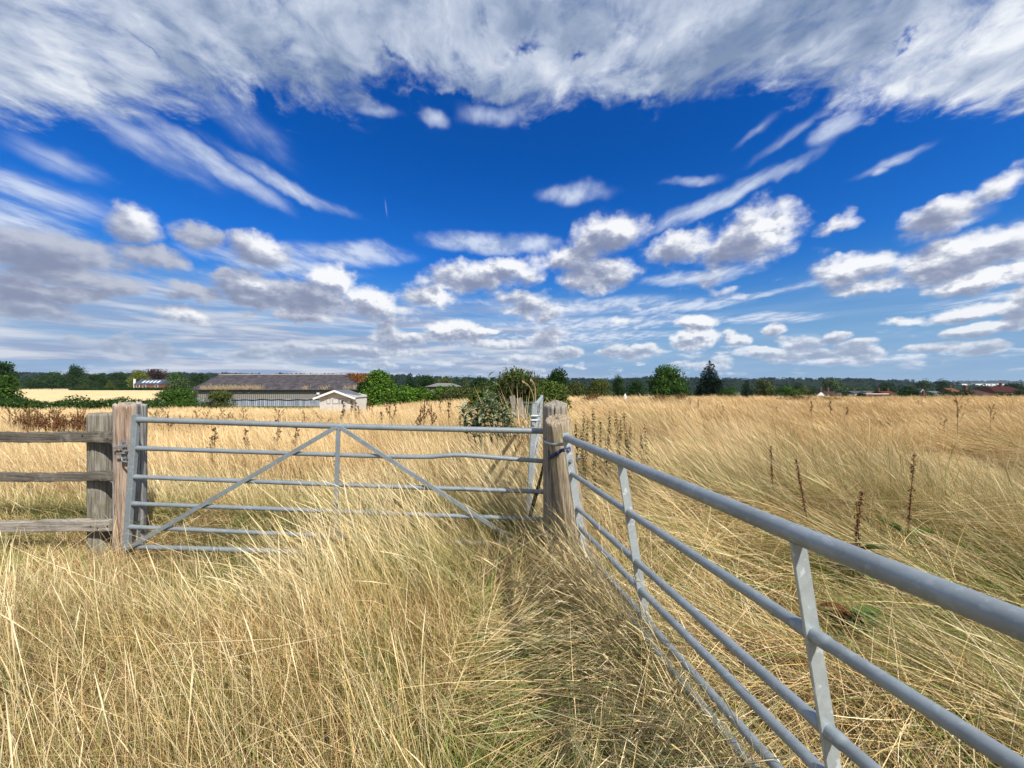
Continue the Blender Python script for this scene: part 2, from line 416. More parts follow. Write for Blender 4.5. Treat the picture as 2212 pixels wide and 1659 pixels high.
# ------------------------------------------------------------------ materials
def mat_new(name):
    m = bpy.data.materials.new(name); m.use_nodes = True
    m.node_tree.nodes.clear()
    return m, NB(m.node_tree)
def finish(w, color, rough=0.8, metal=0.0, bump=None, bstr=0.3, bdist=0.01, spec=0.3, transl=0.0):
    b = w.node('ShaderNodeBsdfPrincipled')
    w.put(b.inputs['Base Color'], color if not isinstance(color, tuple) else (*color, 1.0))
    w.put(b.inputs['Roughness'], rough); w.put(b.inputs['Metallic'], metal)
    w.put(b.inputs['Specular IOR Level'], spec)
    if bump is not None:
        n = w.node('ShaderNodeBump'); n.inputs['Strength'].default_value = bstr; n.inputs['Distance'].default_value = bdist
        w.put(n.inputs['Height'], bump); w.t.links.new(n.outputs[0], b.inputs['Normal'])
    sh = b.outputs[0]
    if transl > 0:
        tr = w.node('ShaderNodeBsdfTranslucent')
        w.put(tr.inputs[0], color if not isinstance(color, tuple) else (*color, 1.0))
        mx = w.node('ShaderNodeMixShader'); mx.inputs[0].default_value = transl
        w.t.links.new(sh, mx.inputs[1]); w.t.links.new(tr.outputs[0], mx.inputs[2]); sh = mx.outputs[0]
    o = w.node('ShaderNodeOutputMaterial'); w.t.links.new(sh, o.inputs[0])
def objco(w): return w.node('ShaderNodeTexCoord').outputs['Object']
def colattr(w):
    a = w.node('ShaderNodeAttribute'); a.attribute_name = "Col"; return a.outputs['Color']

def m_attr(name, rough=0.75, transl=0.0, vary=0.25, scale=3.0, spec=0.2):
    m, w = mat_new(name)
    n = w.noise(objco(w), scale, 4.0, 0.6)
    k = w.lin(n, 0.3, 0.7, 1 - vary, 1 + vary)
    finish(w, w.vm('SCALE', colattr(w), scale=k), rough, spec=spec, transl=transl)
    return m
M_GRASS = m_attr("dry_grass", 0.6, 0.17, 0.12, 1.0, 0.25)
M_LEAF = m_attr("leaves", 0.7, 0.15, 0.2, 0.8, 0.06)
M_STEM = m_attr("stems", 0.8, 0.0, 0.2, 30.0)
M_PAINT = m_attr("painted", 0.85, 0.0, 0.15, 1.2, 0.05)

def m_galv(name="galvanised_steel", base=(.245, .285, .315), rough=0.48, spots=.12):
    m, w = mat_new(name)
    o = objco(w)
    vor = w.node('ShaderNodeTexVoronoi', feature='F1'); w.put(vor.inputs['Vector'], o); vor.inputs['Scale'].default_value = 55.0
    sp = w.sep(vor.outputs['Color'])[0]
    big = w.noise(o, 7.0, 5.0, 0.6)
    dirt = w.noise(o, 30.0, 6.0, 0.7)
    white = w.ss(w.noise(o, 34.0, 3.0, 0.5), 0.60, 0.66)
    c = w.mix(w.m('MULTIPLY', sp, 0.5), base, tuple(v * 1.3 for v in base))
    c = w.mix(w.ss(big, 0.35, 0.7, 0.0, 0.45), c, tuple(v * 0.62 for v in base))
    c = w.mix(w.ss(dirt, 0.55, 0.8, 0.0, 0.3), c, (.20, .19, .17))
    c = w.mix(w.m('MULTIPLY', white, spots), c, (.66, .69, .72))
    finish(w, c, w.lin(big, 0.3, 0.7, rough - .08, rough + .15), 0.35, w.m('ADD', dirt, w.m('MULTIPLY', sp, 0.3)), 0.12, 0.004, spec=0.4)
    return m
M_GALV = m_galv()
M_GALV2 = m_galv("new_galvanised_steel", (.36, .405, .425), 0.42, .6)
M_STEELDARK = m_galv("dull_steel", (.20, .225, .25), 0.5)

def m_wood(name, light, dark, moss=None, along='Z'):
    m, w = mat_new(name)
    o = objco(w)
    st = {'Z': (22, 22, 1.2), 'X': (1.2, 22, 22)}[along]
    g = w.noise(w.vm('MULTIPLY', o, st), 3.0, 8.0, 0.65, 0.6)
    g2 = w.noise(w.vm('MULTIPLY', o, tuple(v * 3 for v in st)), 3.0, 4.0, 0.6)
    blot = w.noise(o, 5.0, 5.0, 0.6)
    crack = w.ss(g, 0.36, 0.30)
    c = w.mix(w.ss(g, 0.35, 0.62), dark, light)
    c = w.mix(w.ss(g2, 0.4, 0.7, 0.0, 0.4), c, tuple(v * 1.25 for v in light))
    c = w.mix(w.ss(blot, 0.45, 0.75, 0.0, 0.5), c, tuple(v * 0.55 for v in light))
    if moss: c = w.mix(w.ss(w.noise(o, 9.0, 5.0, 0.6), 0.52, 0.70, 0.0, 0.6), c, moss)
    c = w.mix(w.m('MULTIPLY', crack, 0.8), c, tuple(v * 0.18 for v in dark))
    c = w.mix(1.0, c, colattr(w), 'MULTIPLY')
    finish(w, c, 0.85, 0.0, w.m('ADD', g, w.m('MULTIPLY', g2, 0.4)), 0.7, 0.012, spec=0.15)
    return m
M_WOODGREY = m_wood("weathered_grey_wood", (.31, .285, .25), (.12, .108, .09))
M_WOODDARK = m_wood("dark_rail_wood", (.15, .135, .115), (.045, .040, .034), (.27, .26, .22), 'X')
M_WOODMOSS = m_wood("lichened_wood", (.27, .255, .22), (.10, .095, .075), (.14, .13, .06))
M_WOODPALE = m_wood("pale_weathered_wood", (.38, .315, .235), (.155, .125, .09), (.29, .25, .12))
M_WOODRED = m_wood("split_sleeper_wood", (.42, .375, .33), (.17, .135, .11))

def m_flat(name, c, rough=0.8, vary=0.2, scale=2.0, spec=0.2, metal=0.0):
    m, w = mat_new(name)
    n = w.noise(objco(w), scale, 6.0, 0.65)
    finish(w, w.vm('SCALE', c, scale=w.lin(n, 0.3, 0.7, 1 - vary, 1 + vary)), rough, metal, n, 0.2, 0.01, spec)
    return m
M_BLUESTRAP = m_flat("blue_webbing", (.03, .045, .12), 0.7, .15, 40)
M_DARKSTRAP = m_flat("dark_webbing", (.045, .055, .025), 0.8, .2, 40)
M_BLACK = m_flat("black_rubber", (.02, .02, .022), 0.6)
M_GLASS = m_flat("window_glass", (.05, .07, .09), 0.1, .1, 1, 0.6)
M_SKYLIGHT = m_flat("skylight_glass", (.62, .70, .78), 0.1, .05, 1, 0.8)
M_WHITE = m_flat("white_paint", (.78, .77, .74), 0.6, .05, 2)
M_SLATE = m_flat("slate", (.07, .085, .125), 0.6, .15, 3)
M_BRICK = m_flat("brick", (.30, .12, .07), 0.85, .2, 1.5)
M_TRUNK = m_flat("bark", (.10, .08, .06), 0.9, .3, 4)

# ------------------------------------------------------------------ the lie of the land
def land(x, y):
    x = np.asarray(x, float); y = np.asarray(y, float)
    L = 1 - sst(-21, 1, x)
    hl = -1.22 * sst(5, 22, y) - 2.0 * sst(22, 78, y) + 1.1 * sst(84, 140, y) * sst(-20, -45, x)
    hr = -.52 * sst(6, 42, y) - 11.5 * sst(47, 210, y)
    hl = hl - 9.0 * sst(300, 700, y)
    dip = -.15 * (1 - sst(.45, 1.1, np.abs(y - 3.25))) * sst(-6.5, -5.5, x) * (1 - sst(-1.7, -.8, x))
    hum = (fbm(x, y, 1.9, 15) - .5) * .80 * sst(.9, 2.2, x + .1 * y) * sst(1.2, 2.6, y) * (1 - sst(10, 20, y))
    return L * hl + (1 - L) * hr + hum + dip + (fbm(x, y, 3.0, 5) - .5) * .10 * (1 - sst(60, 120, y)) + (fbm(x, y, 0.5, 9) - .5) * .10 * (1 - sst(5, 9, y))
def landz(x, y): return float(land(x, y))

def build_ground():
    n = 300
    u = np.linspace(-1, 1, n)
    gx = np.sinh(u * 8.6) / math.sinh(8.6) * 4200
    v = np.linspace(0, 1, 360)
    gy = -12 + 20 * v + np.sinh(v * 8.6) / math.sinh(8.6) * 4200
    X, Y = np.meshgrid(gx, gy)
    Z = land(X, Y)
    me = bpy.data.meshes.new("ground")
    W, H = len(gx), len(gy)
    me.vertices.add(W * H)
    me.vertices.foreach_set("co", np.stack([X, Y, Z], -1).astype(np.float32).ravel())
    i = np.arange(W * H).reshape(H, W)
    F = np.stack([i[:-1, :-1], i[:-1, 1:], i[1:, 1:], i[1:, :-1]], -1).reshape(-1, 4)
    me.loops.add(F.size); me.loops.foreach_set("vertex_index", F.astype(np.int32).ravel())
    me.polygons.add(len(F)); me.polygons.foreach_set("loop_start", np.arange(0, F.size, 4, dtype=np.int32))
    me.polygons.foreach_set("loop_total", np.full(len(F), 4, np.int32)); me.polygons.foreach_set("use_smooth", np.ones(len(F), bool))
    # what grows where: litter near, dry meadow, pale stubble on the left, green land beyond
    C = np.empty((H, W, 3)); C[:] = (.17, .13, .06)
    mead = sst(6, 14, np.hypot(X, Y))[..., None]; C = C * (1 - mead) + np.array((.42, .31, .15)) * mead
    left = (sst(88, 94, Y) * sst(-40 - (Y - 90) * .30, -44 - (Y - 90) * .30, X) * (1 - sst(285, 300, Y)))[..., None]; C = C * (1 - left) + np.array((.62, .48, .26)) * left
    far = np.maximum(sst(52, 60, Y) * (1 - left[..., 0]), sst(285, 300, Y))[..., None]; C = C * (1 - far) + np.array((.055, .07, .03)) * far
    a = me.color_attributes.new("Col", 'FLOAT_COLOR', 'POINT')
    a.data.foreach_set("color", np.concatenate([C.reshape(-1, 3), np.ones((W * H, 1))], 1).astype(np.float32).ravel())
    me.update(calc_edges=True)
    m, w = mat_new("ground")
    o = objco(w)
    n1 = w.noise(o, 0.35, 8.0, 0.65); n2 = w.noise(o, 14.0, 6.0, 0.7)
    k = w.m('MULTIPLY', w.lin(n1, 0.3, 0.7, .75, 1.25), w.lin(n2, 0.3, 0.7, .6, 1.35))
    finish(w, w.vm('SCALE', colattr(w), scale=k), 0.95, 0, n2, 0.6, 0.03, 0.1)
    me.materials.append(m)
    o = bpy.data.objects.new("ground", me); COL.objects.link(o)
    tag(o, "dry rolling meadow ground under the grass", "ground", None, "structure")
build_ground()

# ------------------------------------------------------------------ grass
RNG = np.random.default_rng(11)
STRAW = np.array((.66, .51, .265)); GOLD = np.array((.53, .365, .145)); BROWN = np.array((.24, .15, .065))
GREEN = np.array((.125, .215, .035)); OLIVE = np.array((.26, .27, .07)); PALE = np.array((.81, .70, .455))

def blades(name, xy, z0, length, az, t0, t1, width, segs, col_base, col_tip, head=None, label=None, cat="grass"):
    N = len(xy)
    t = np.linspace(0, 1, segs + 1)
    P = np.zeros((N, segs + 1, 3)); P[:, 0, :2] = xy; P[:, 0, 2] = z0
    T = np.zeros((N, segs + 1, 3))
    bendaz = az[:, None] + RNG.normal(0, .22, N)[:, None] * t[None, :]
    th = t0[:, None] + (t1 - t0)[:, None] * t[None, :] ** 1.3
    T[..., 0] = np.sin(th) * np.cos(bendaz); T[..., 1] = np.sin(th) * np.sin(bendaz); T[..., 2] = np.cos(th)
    for i in range(segs):
        P[:, i + 1] = P[:, i] + (T[:, i] + T[:, i + 1]) * .5 * (length / segs)[:, None]
    S = np.stack([-np.sin(bendaz), np.cos(bendaz), np.zeros_like(bendaz)], -1)
    Nn = np.cross(T, S)
    r = RNG.uniform(-1.3, 1.3, N)[:, None, None]
    S = S * np.cos(r) + Nn * np.sin(r)
    wp = np.clip(1.05 - .75 * t, .12, 1)
    W = np.repeat(wp[None, :], N, 0)
    if head is not None:
        k = np.searchsorted(t, .80)
        prof = W.copy(); prof[:, :] = .62
        prof[:, k:] = np.where(t[k:] > .97, .35, 1.55)
        W = np.where(head[:, None], prof, W)
    W = W * width[:, None] * .5
    V = np.stack([P - S * W[..., None], P + S * W[..., None]], 2)            # N, segs+1, 2, 3
    C = col_base[:, None, :] * (1 - t[None, :, None]) + col_tip[:, None, :] * t[None, :, None]
    C = np.repeat(C[:, :, None, :], 2, 2)
    me = bpy.data.meshes.new(name)
    nv = N * (segs + 1) * 2
    me.vertices.add(nv); me.vertices.foreach_set("co", V.astype(np.float32).ravel())
    base = (np.arange(N) * (segs + 1) * 2)[:, None] + (np.arange(segs) * 2)[None, :]
    F = np.stack([base, base + 1, base + 3, base + 2], -1).reshape(-1, 4)
    me.loops.add(F.size); me.loops.foreach_set("vertex_index", F.astype(np.int32).ravel())
    me.polygons.add(len(F)); me.polygons.foreach_set("loop_start", np.arange(0, F.size, 4, dtype=np.int32))
    me.polygons.foreach_set("loop_total", np.full(len(F), 4, np.int32))
    a = me.color_attributes.new("Col", 'FLOAT_COLOR', 'POINT')
    a.data.foreach_set("color", np.concatenate([C.reshape(-1, 3), np.ones((nv, 1))], 1).astype(np.float32).ravel())
    me.update(calc_edges=True)
    me.materials.append(M_GRASS)
    o = bpy.data.objects.new(name, me); COL.objects.link(o)
    return tag(o, label, cat, None, "stuff")

def scatter(n, y0, y1, margin=1.3, slope=1.45, power=1.0):
    """points over the strip of meadow between y0 and y1 metres ahead, a little wider than the view"""
    out = np.zeros((0, 2))
    while len(out) < n:
        y = RNG.uniform(y0, y1, n * 2); x = RNG.uniform(-1, 1, n * 2) * (slope * y1 + margin)
        ok = np.abs(x) < slope * np.maximum(y, 0) + margin
        out = np.concatenate([out, np.stack([x[ok], y[ok]], 1)])
    return out[:n]

def gate_x(y): return .381 + .19 * (2.69 - y)           # the near gate's top rail on the ground plan
def path_w(x, y):
    """1 on the trodden strip beside the near gate"""
    wob = (fbm(x, y, .55, 81) - .5) * .55
    xc = .15 + .02 * (y - 1.5) + .10 * np.sin(y * 2.1) * (1 - sst(1.2, 2.4, y))
    half = .50 - .09 * (y - 1.5)
    return (1 - sst(half * .25, half * 1.5, np.abs(x - xc) + wob)) * (1 - sst(2.2, 3.0, y))
def clear_w(x, y):
    """1 where the dock leaves keep the straw open"""
    o = 0
    for (a, b, r) in ((2.40, 2.62, .60), (1.92, 2.12, .40), (3.2, 3.10, .30)): o = o + (1 - sst(r * .5, r, np.hypot(x - a, y - b)))
    return np.clip(o, 0, 1)
def matted_w(x, y):
    """1 where the grass beyond the near gate is beaten down"""
    r = sst(.0, .35, x - gate_x(y) - .12) * (1 - sst(3.4, 5.5, y + .25 * x + 1.2 * (fbm(x, y, 1.5, 77) - .5)))
    return r
def gateclear_w(x, y):
    """1 just in front of and below the far gate's left half, where the grass is short"""
    return (1 - sst(.7, 1.15, np.abs(y - 3.3))) * sst(-6.0, -5.2, x) * (1 - sst(-1.9, -1.3, x))
def mixc(a, b, f): return a * (1 - f[:, None]) + b * f[:, None]
def palette(n, greeness):
    u = RNG.random(n); c = np.where((u < .36)[:, None], STRAW, np.where((u < .66)[:, None], GOLD, np.where((u < .84)[:, None], PALE, BROWN)))
    g = RNG.random(n) < greeness
    gc = np.where((RNG.random(n) < .5)[:, None], GREEN, OLIVE)
    c = np.where(g[:, None], gc, c)
    return c * RNG.uniform(.75, 1.2, n)[:, None]

def grass_all(q=1.0):
    # 1. low litter and leaf blades of the near ground
    n = int(230000 * q)
    p = scatter(n, .35, 4.4); x, y = p.T
    pw, mw = path_w(x, y), matted_w(x, y)
    flat = np.clip(pw + mw, 0, 1)
    gn = fbm(x, y, .55, 21)
    green = np.clip((gn - .42) * 3.4, .05, .95) * (0.62 + .38 * flat) * (1 - .45 * mw) + .14 + .50 * pw * (1 - sst(1.55, 2.1, y)) * sst(.38, .55, gn)
    L = RNG.uniform(.14, .46, n) * (1 - .35 * flat) * (1 - .5 * clear_w(x, y)) * (1 - .55 * gateclear_w(x, y))
    swirl = fbm(x, y, .8, 31) * 9 + RNG.normal(0, .7, n)
    az = np.where(RNG.random(n) < flat, swirl, math.pi + RNG.normal(0, 1.2, n))
    t0 = np.where(RNG.random(n) < flat * .9, RNG.uniform(.7, 1.4, n), RNG.uniform(.05, .8, n))
    t1 = t0 + RNG.uniform(.2, .9, n)
    c = palette(n, green)
    br = (RNG.random(n) < .36 * (1 - flat)) ; c = np.where(br[:, None], np.where((gn > .47)[:, None], np.array((.095, .12, .018))[None], np.array((.19, .112, .036))[None]) * RNG.uniform(.7, 1.3, n)[:, None], c)
    c = c * (.55 + .95 * fbm(x, y, .8, 25))[:, None]
    tip = mixc(c, STRAW[None], RNG.uniform(0, .3, n))
    blades("undergrowth_grass", p, land(x, y) - .01 + RNG.uniform(0, .07, n), L, az, t0, np.minimum(t1, 1.75), RNG.uniform(.0014, .0032, n), 4, c, tip,
           label="tangled low dry and green grass around the gates")
    # 2. long straw lying flat on the trodden strip and beyond the near gate
    p = scatter(int(210000 * q), .5, 6.5); x, y = p.T
    keep = RNG.random(len(p)) < np.clip((path_w(x, y) * 1.0 + matted_w(x, y) * 1.0 + .04) * (1 - .97 * clear_w(x, y)), 0, 1) * np.clip((fbm(x, y, .55, 44) - .22) * 3.2 + .45 * path_w(x, y), .12, 1) * (1 - matted_w(x, y) * (1 - np.clip((fbm(x, y, 1.9, 15) - .28) * 5, .15, 1)))
    p = p[keep]; x, y = p.T; n = len(p)
    gn = fbm(x, y, .6, 21)
    bl = matted_w(x, y)
    az = np.where(bl > .5, math.pi * .80 + (fbm(x, y, 1.0, 41) - .5) * 8.0, fbm(x, y, .9, 42) * 10) + RNG.normal(0, .48, n)
    c = palette(n, np.clip((gn - .44) * 2.6, 0, .75) * .8 + .05)
    pth = path_w(x, y); c = mixc(c, (PALE * .9)[None], .45 * pth * RNG.random(n))
    t0 = RNG.uniform(1.05, 1.5, n); t1 = t0 + RNG.uniform(-.1, .35, n)
    mound = np.clip(fbm(x, y, .9, 43) - .35, 0, 1) * .30 * bl
    blades("flattened_grass", p, land(x, y) + RNG.uniform(.02, .11, n) + mound, RNG.uniform(.35, .95, n), az, t0, t1, RNG.uniform(.0025, .0045, n), 5, c, c * RNG.uniform(.9, 1.15, n)[:, None],
           label="long straw lying flat on the trodden strip and beyond the near gate")
    # 3. tall leaning stems of the near meadow
    p = scatter(int(74000 * q), .5, 5.0); x, y = p.T
    clump = fbm(x, y, .45, 51)
    dens = np.clip((1 - path_w(x, y) * 1.02) * (1 - .82 * matted_w(x, y)) * (1 - .92 * gateclear_w(x, y)), 0, 1) * np.clip((clump - .36) * 3.6, .04, 1) * (1 - .9 * clear_w(x, y)) * (1 - .35 * (1 - sst(.3, .9, np.abs(y - 2.75))) * sst(-2.2, -1.4, x))
    keep = RNG.random(len(p)) < dens
    p = p[keep]; x, y = p.T; n = len(p)
    near = 1 - sst(1.0, 2.6, y)
    low = sst(1.6, 2.3, y) * (1 - sst(-1.35, -.75, x))        # shorter towards the fence and the gate's left half
    drift = (1 - sst(.3, .9, np.abs(y - 2.75))) * sst(-2.2, -1.4, x) * (1 - sst(.0, .3, x))      # the swathe blown over the foot of the far gate
    L = RNG.uniform(.48, 1.0, n) * (1 - .25 * near) * (1 - .46 * low) * (1 - .45 * path_w(x, y)) * (.85 + .4 * fbm(x, y, .9, 52)) * (1 + .15 * drift)
    az = math.pi - .10 + (fbm(x, y, 1.3, 53) - .5) * 1.6 + RNG.normal(0, .40, n)
    t0 = np.clip(RNG.normal(.44, .17, n) + .30 * drift + .30 * matted_w(x, y), 0, 1.3)
    t1 = t0 + np.clip(RNG.normal(.30, .20, n), .0, 1.1)
    c = palette(n, .10 + .25 * sst(.45, .7, fbm(x, y, .7, 54)))
    base = mixc(c, OLIVE[None] * .8, RNG.uniform(.1, .7, n))
    tip = mixc(c, PALE[None], RNG.uniform(.1, .8, n) * (.35 + 1.1 * fbm(x, y, .9, 56)))
    blades("tall_meadow_grass", p, land(x, y), L, az, t0, t1, RNG.uniform(.0018, .0036, n) * np.clip(.45 + .30 * y, .55, 1.1), 7, base, tip, RNG.random(n) < .45,
           label="tall pale grass stems leaning left in the near meadow")
    # the straw that has grown up through the foot of the near gate
    n = int(5200 * q); y = RNG.uniform(.55, 2.95, n); x = gate_x(y) + .15 + RNG.normal(0, .085, n)
    keep = RNG.random(n) < np.clip((fbm(x, y, .35, 91) - .30) * 3.6, .08, 1); x, y = x[keep], y[keep]; n = len(x)
    c = palette(n, .05); t0 = np.clip(RNG.normal(.40, .22, n), 0, 1.2)
    blades("tall_meadow_grass", np.stack([x, y], 1), land(x, y), RNG.uniform(.28, .66, n), math.pi + .55 + RNG.normal(0, .55, n), t0, t0 + np.clip(RNG.normal(.4, .3, n), 0, 1.2), RNG.uniform(.0018, .0032, n), 7,
           mixc(c, OLIVE[None] * .8, RNG.uniform(0, .4, n)), mixc(c, PALE[None], RNG.uniform(.2, .8, n)), RNG.random(n) < .4, label="straw tufts grown up through the foot of the near gate")
    # 4. the meadow behind the gates
    for (num, y0, y1, wd, sg) in ((132000, 4.6, 12.0, .0062, 4), (165000, 11.5, 26.0, .016, 3), (122000, 25.5, 52.0, .034, 3)):
        num = int(num * q)
        p = scatter(num, y0, y1, 2.0, 1.58); x, y = p.T
        right = sst(-.5, 2.5, x)
        cl = fbm(x, y, 1.4, 61)
        keep = RNG.random(num) < np.clip((cl - .27) * 3.2, .12, 1)
        keep &= RNG.random(num) < 1 - right * (1 - sst(10, 18, y)) * (1 - np.clip((fbm(x, y, 1.9, 15) - .36) * 5.0, .04, 1))
        p = p[keep]; x, y = p.T; n = len(p); right = right[keep]
        L = RNG.uniform(.42, .80, n) * (.45 + 1.1 * fbm(x, y, 1.9, 62))
        wav = (fbm(x, y, 3.0, 63) - .5)
        az = math.pi - .15 + wav * 1.8 + RNG.normal(0, .45, n)
        az = az + (fbm(x, y, 1.6, 68) - .5) * 4.0 * right * (1 - sst(8, 18, y))
        fall = sst(.46, .60, fbm(x, y, 2.1, 67)) * right * (1 - sst(13, 24, y))
        t0 = np.clip(RNG.normal(.20, .16, n) + .32 * right + .55 * fall, 0, 1.4)
        t1 = t0 + np.clip(RNG.normal(.50, .25, n), .05, 1.2)
        gr = np.clip((fbm(x, y, 2.6, 64) - .56) * 2.6, 0, .5) * (1 - sst(10, 18, y))
        c = palette(n, gr)
        c = mixc(c, np.array((.61, .455, .255))[None], np.full(n, .38) + .35 * sst(8, 22, y))
        c = c * (.74 + .50 * fbm(x, y, 3.5, 69))[:, None]
        c = mixc(c, np.array((.36, .23, .10))[None], .55 * sst(.55, .72, fbm(x, y, 2.4, 70)))
        base = mixc(c, BROWN[None], RNG.uniform(.0, .5, n) * (1 - sst(10, 24, y)))
        blades("meadow_grass", p, land(x, y) - .01, L, az, t0, t1, RNG.uniform(.7, 1.3, n) * wd, sg, base, c * RNG.uniform(.95, 1.25, n)[:, None], RNG.random(n) < .5 if sg > 3 else None,
               label={.0062: "golden meadow grass just beyond the gates", .016: "golden windblown grass in the middle of the meadow", .034: "pale golden grass on the far crest of the meadow"}[wd])
grass_all()

# ------------------------------------------------------------------ timber posts
def timber(name, base, top, a, b, mat, parent, rot=0.0, power=6.0, seed=1, groove=.010, jag=.02, peak=0.0, slant=(0, 0), cracks=(), col=None, levels=56, nth=72, taper=1.0):
    """a weathered post: a rounded section with grain grooves, splits and a ragged top"""
    rg = np.random.default_rng(seed)
    base, top = Vector(base), Vector(top)
    ax = (top - base); Lh = ax.length; ax.normalize()
    ux = Vector((math.cos(rot), math.sin(rot), 0)); ux = (ux - ax * ux.dot(ax)).normalized(); uy = ax.cross(ux)
    th = np.linspace(0, 2 * np.pi, nth, endpoint=False)
    R = 1.0 / ((np.abs(np.cos(th)) / a) ** power + (np.abs(np.sin(th)) / b) ** power) ** (1 / power)
    grain = np.zeros(nth)
    for k in (7, 11, 17, 26): grain += rg.normal(0, 1) * np.sin(k * th + rg.uniform(0, 6)) / (k ** .5)
    fine = rg.normal(0, 1, nth)
    zt = np.linspace(0, 1, levels)
    ZZ, TT = np.meshgrid(zt, th, indexing='ij')
    warp = fbm(TT * 3, ZZ * Lh * 2, .8, seed + 3) - .5
    rr = R[None, :] * (1 + (taper - 1) * ZZ) + groove * .35 * grain[None, :] * (.6 + .8 * vnoise(TT * 2, ZZ * 3, .7, seed)) + groove * .30 * fine[None, :] + warp * groove * 1.6
    for (ang, z0, z1, depth, wid) in cracks:
        dz = np.clip(np.minimum((ZZ - z0) / .06, (z1 - ZZ) / .06), 0, 1)
        da = np.abs((TT - ang - .10 * np.sin(ZZ * 9) + np.pi) % (2 * np.pi) - np.pi)
        rr -= depth * np.exp(-(da / wid) ** 2) * dz
    mb = MB()
    X = rr * np.cos(TT); Y = rr * np.sin(TT)
    topz = slant[0] * X[-1] + slant[1] * Y[-1]
    def pt(x, y, z): return base + ux * x + uy * y + ax * z
    jagv = np.abs(rg.normal(0, 1, nth)) * jag
    vs = [pt(X[i, k], Y[i, k], zt[i] * Lh + (topz[k] - jagv[k]) * max(0, (zt[i] - .8) / .2) ** 2) for i in range(levels) for k in range(nth)]
    fs = [(i * nth + k, i * nth + (k + 1) % nth, (i + 1) * nth + (k + 1) % nth, (i + 1) * nth + k) for i in range(levels - 1) for k in range(nth)]
    rings = 6
    for r in range(1, rings + 1):
        s = 1 - r / rings
        for k in range(nth):
            jz = rg.normal(0, jag * .55) + peak * (1 - s)
            vs.append(pt(X[-1, k] * s, Y[-1, k] * s, Lh + topz[k] * s - jagv[k] * s + jz * (0 if r == rings and False else 1)))
    b0 = (levels - 1) * nth
    for r in range(rings):
        for k in range(nth):
            q0 = b0 + r * nth; q1 = q0 + nth
            fs.append((q0 + k, q0 + (k + 1) % nth, q1 + (k + 1) % nth, q1 + k))
    mb.add(vs, fs, None, True)
    if col is not None: mb.c = [col(t) for _ in range(levels) for t in th] + [(1, 1, 1)] * (rings * nth)
    return mb.build(name, mat, parent)

def plank(name, p, q, h, t, mat, parent, seed=1, rough=.0018):
    """a sawn rail between two points, slightly wavy, with rounded arrises"""
    rg = random.Random(seed); p, q = Vector(p), Vector(q)
    n = 44; mb = MB(); vs = []
    d = (q - p).normalized(); up = Vector((0, 0, 1)); s = d.cross(up).normalized(); u = s.cross(d)
    prof = [(-.5, -.42), (-.5, .42), (-.44, .5), (.44, .5), (.5, .42), (.5, -.42), (.44, -.5), (-.44, -.5)]
    ph = [rg.uniform(0, 6) for _ in range(8)]
    for i in range(n + 1):
        f = i / n; c = p.lerp(q, f)
        wv = .005 * math.sin(f * 9 + ph[0]) + .003 * math.sin(f * 31 + ph[1]) + .0015 * math.sin(f * 83 + ph[2])
        for k, (a, b) in enumerate(prof):
            vs.append(c + s * (a * t + rg.gauss(0, rough * .5)) + u * (b * h + wv * (1 if b > 0 else .5) + rg.gauss(0, rough)))
    k = len(prof)
    fs = [(i * k + j, i * k + (j + 1) % k, (i + 1) * k + (j + 1) % k, (i + 1) * k + j) for i in range(n) for j in range(k)]
    fs += [tuple(range(k - 1, -1, -1)), tuple(range(n * k, (n + 1) * k))]
    mb.add(vs, fs)
    return mb.build(name, mat, parent)

def bolt(mb, c, d, r=.010, l=.014):
    d = Vector(d).normalized(); c = Vector(c)
    mb.tube([c, c + d * .003], r * 1.7, 12); mb.tube([c + d * .003, c + d * l], r, 6)
    mb.tube([c + d * l, c + d * (l + .012)], r * .5, 8)

def fine_line(pts, n=40):
    """a smooth run through a few points"""
    pts = [Vector(p) for p in pts]; out = []
    P = [pts[0] * 2 - pts[1]] + pts + [pts[-1] * 2 - pts[-2]]
    m = max(2, n // (len(pts) - 1))
    for i in range(1, len(P) - 2):
        for k in range(m):
            t = k / m
            a, b, c, d = P[i - 1], P[i], P[i + 1], P[i + 2]
            out.append(.5 * ((2 * b) + (c - a) * t + (2 * a - 5 * b + 4 * c - d) * t * t + (3 * b - a - 3 * c + d) * t ** 3))
    return out + [pts[-1]]

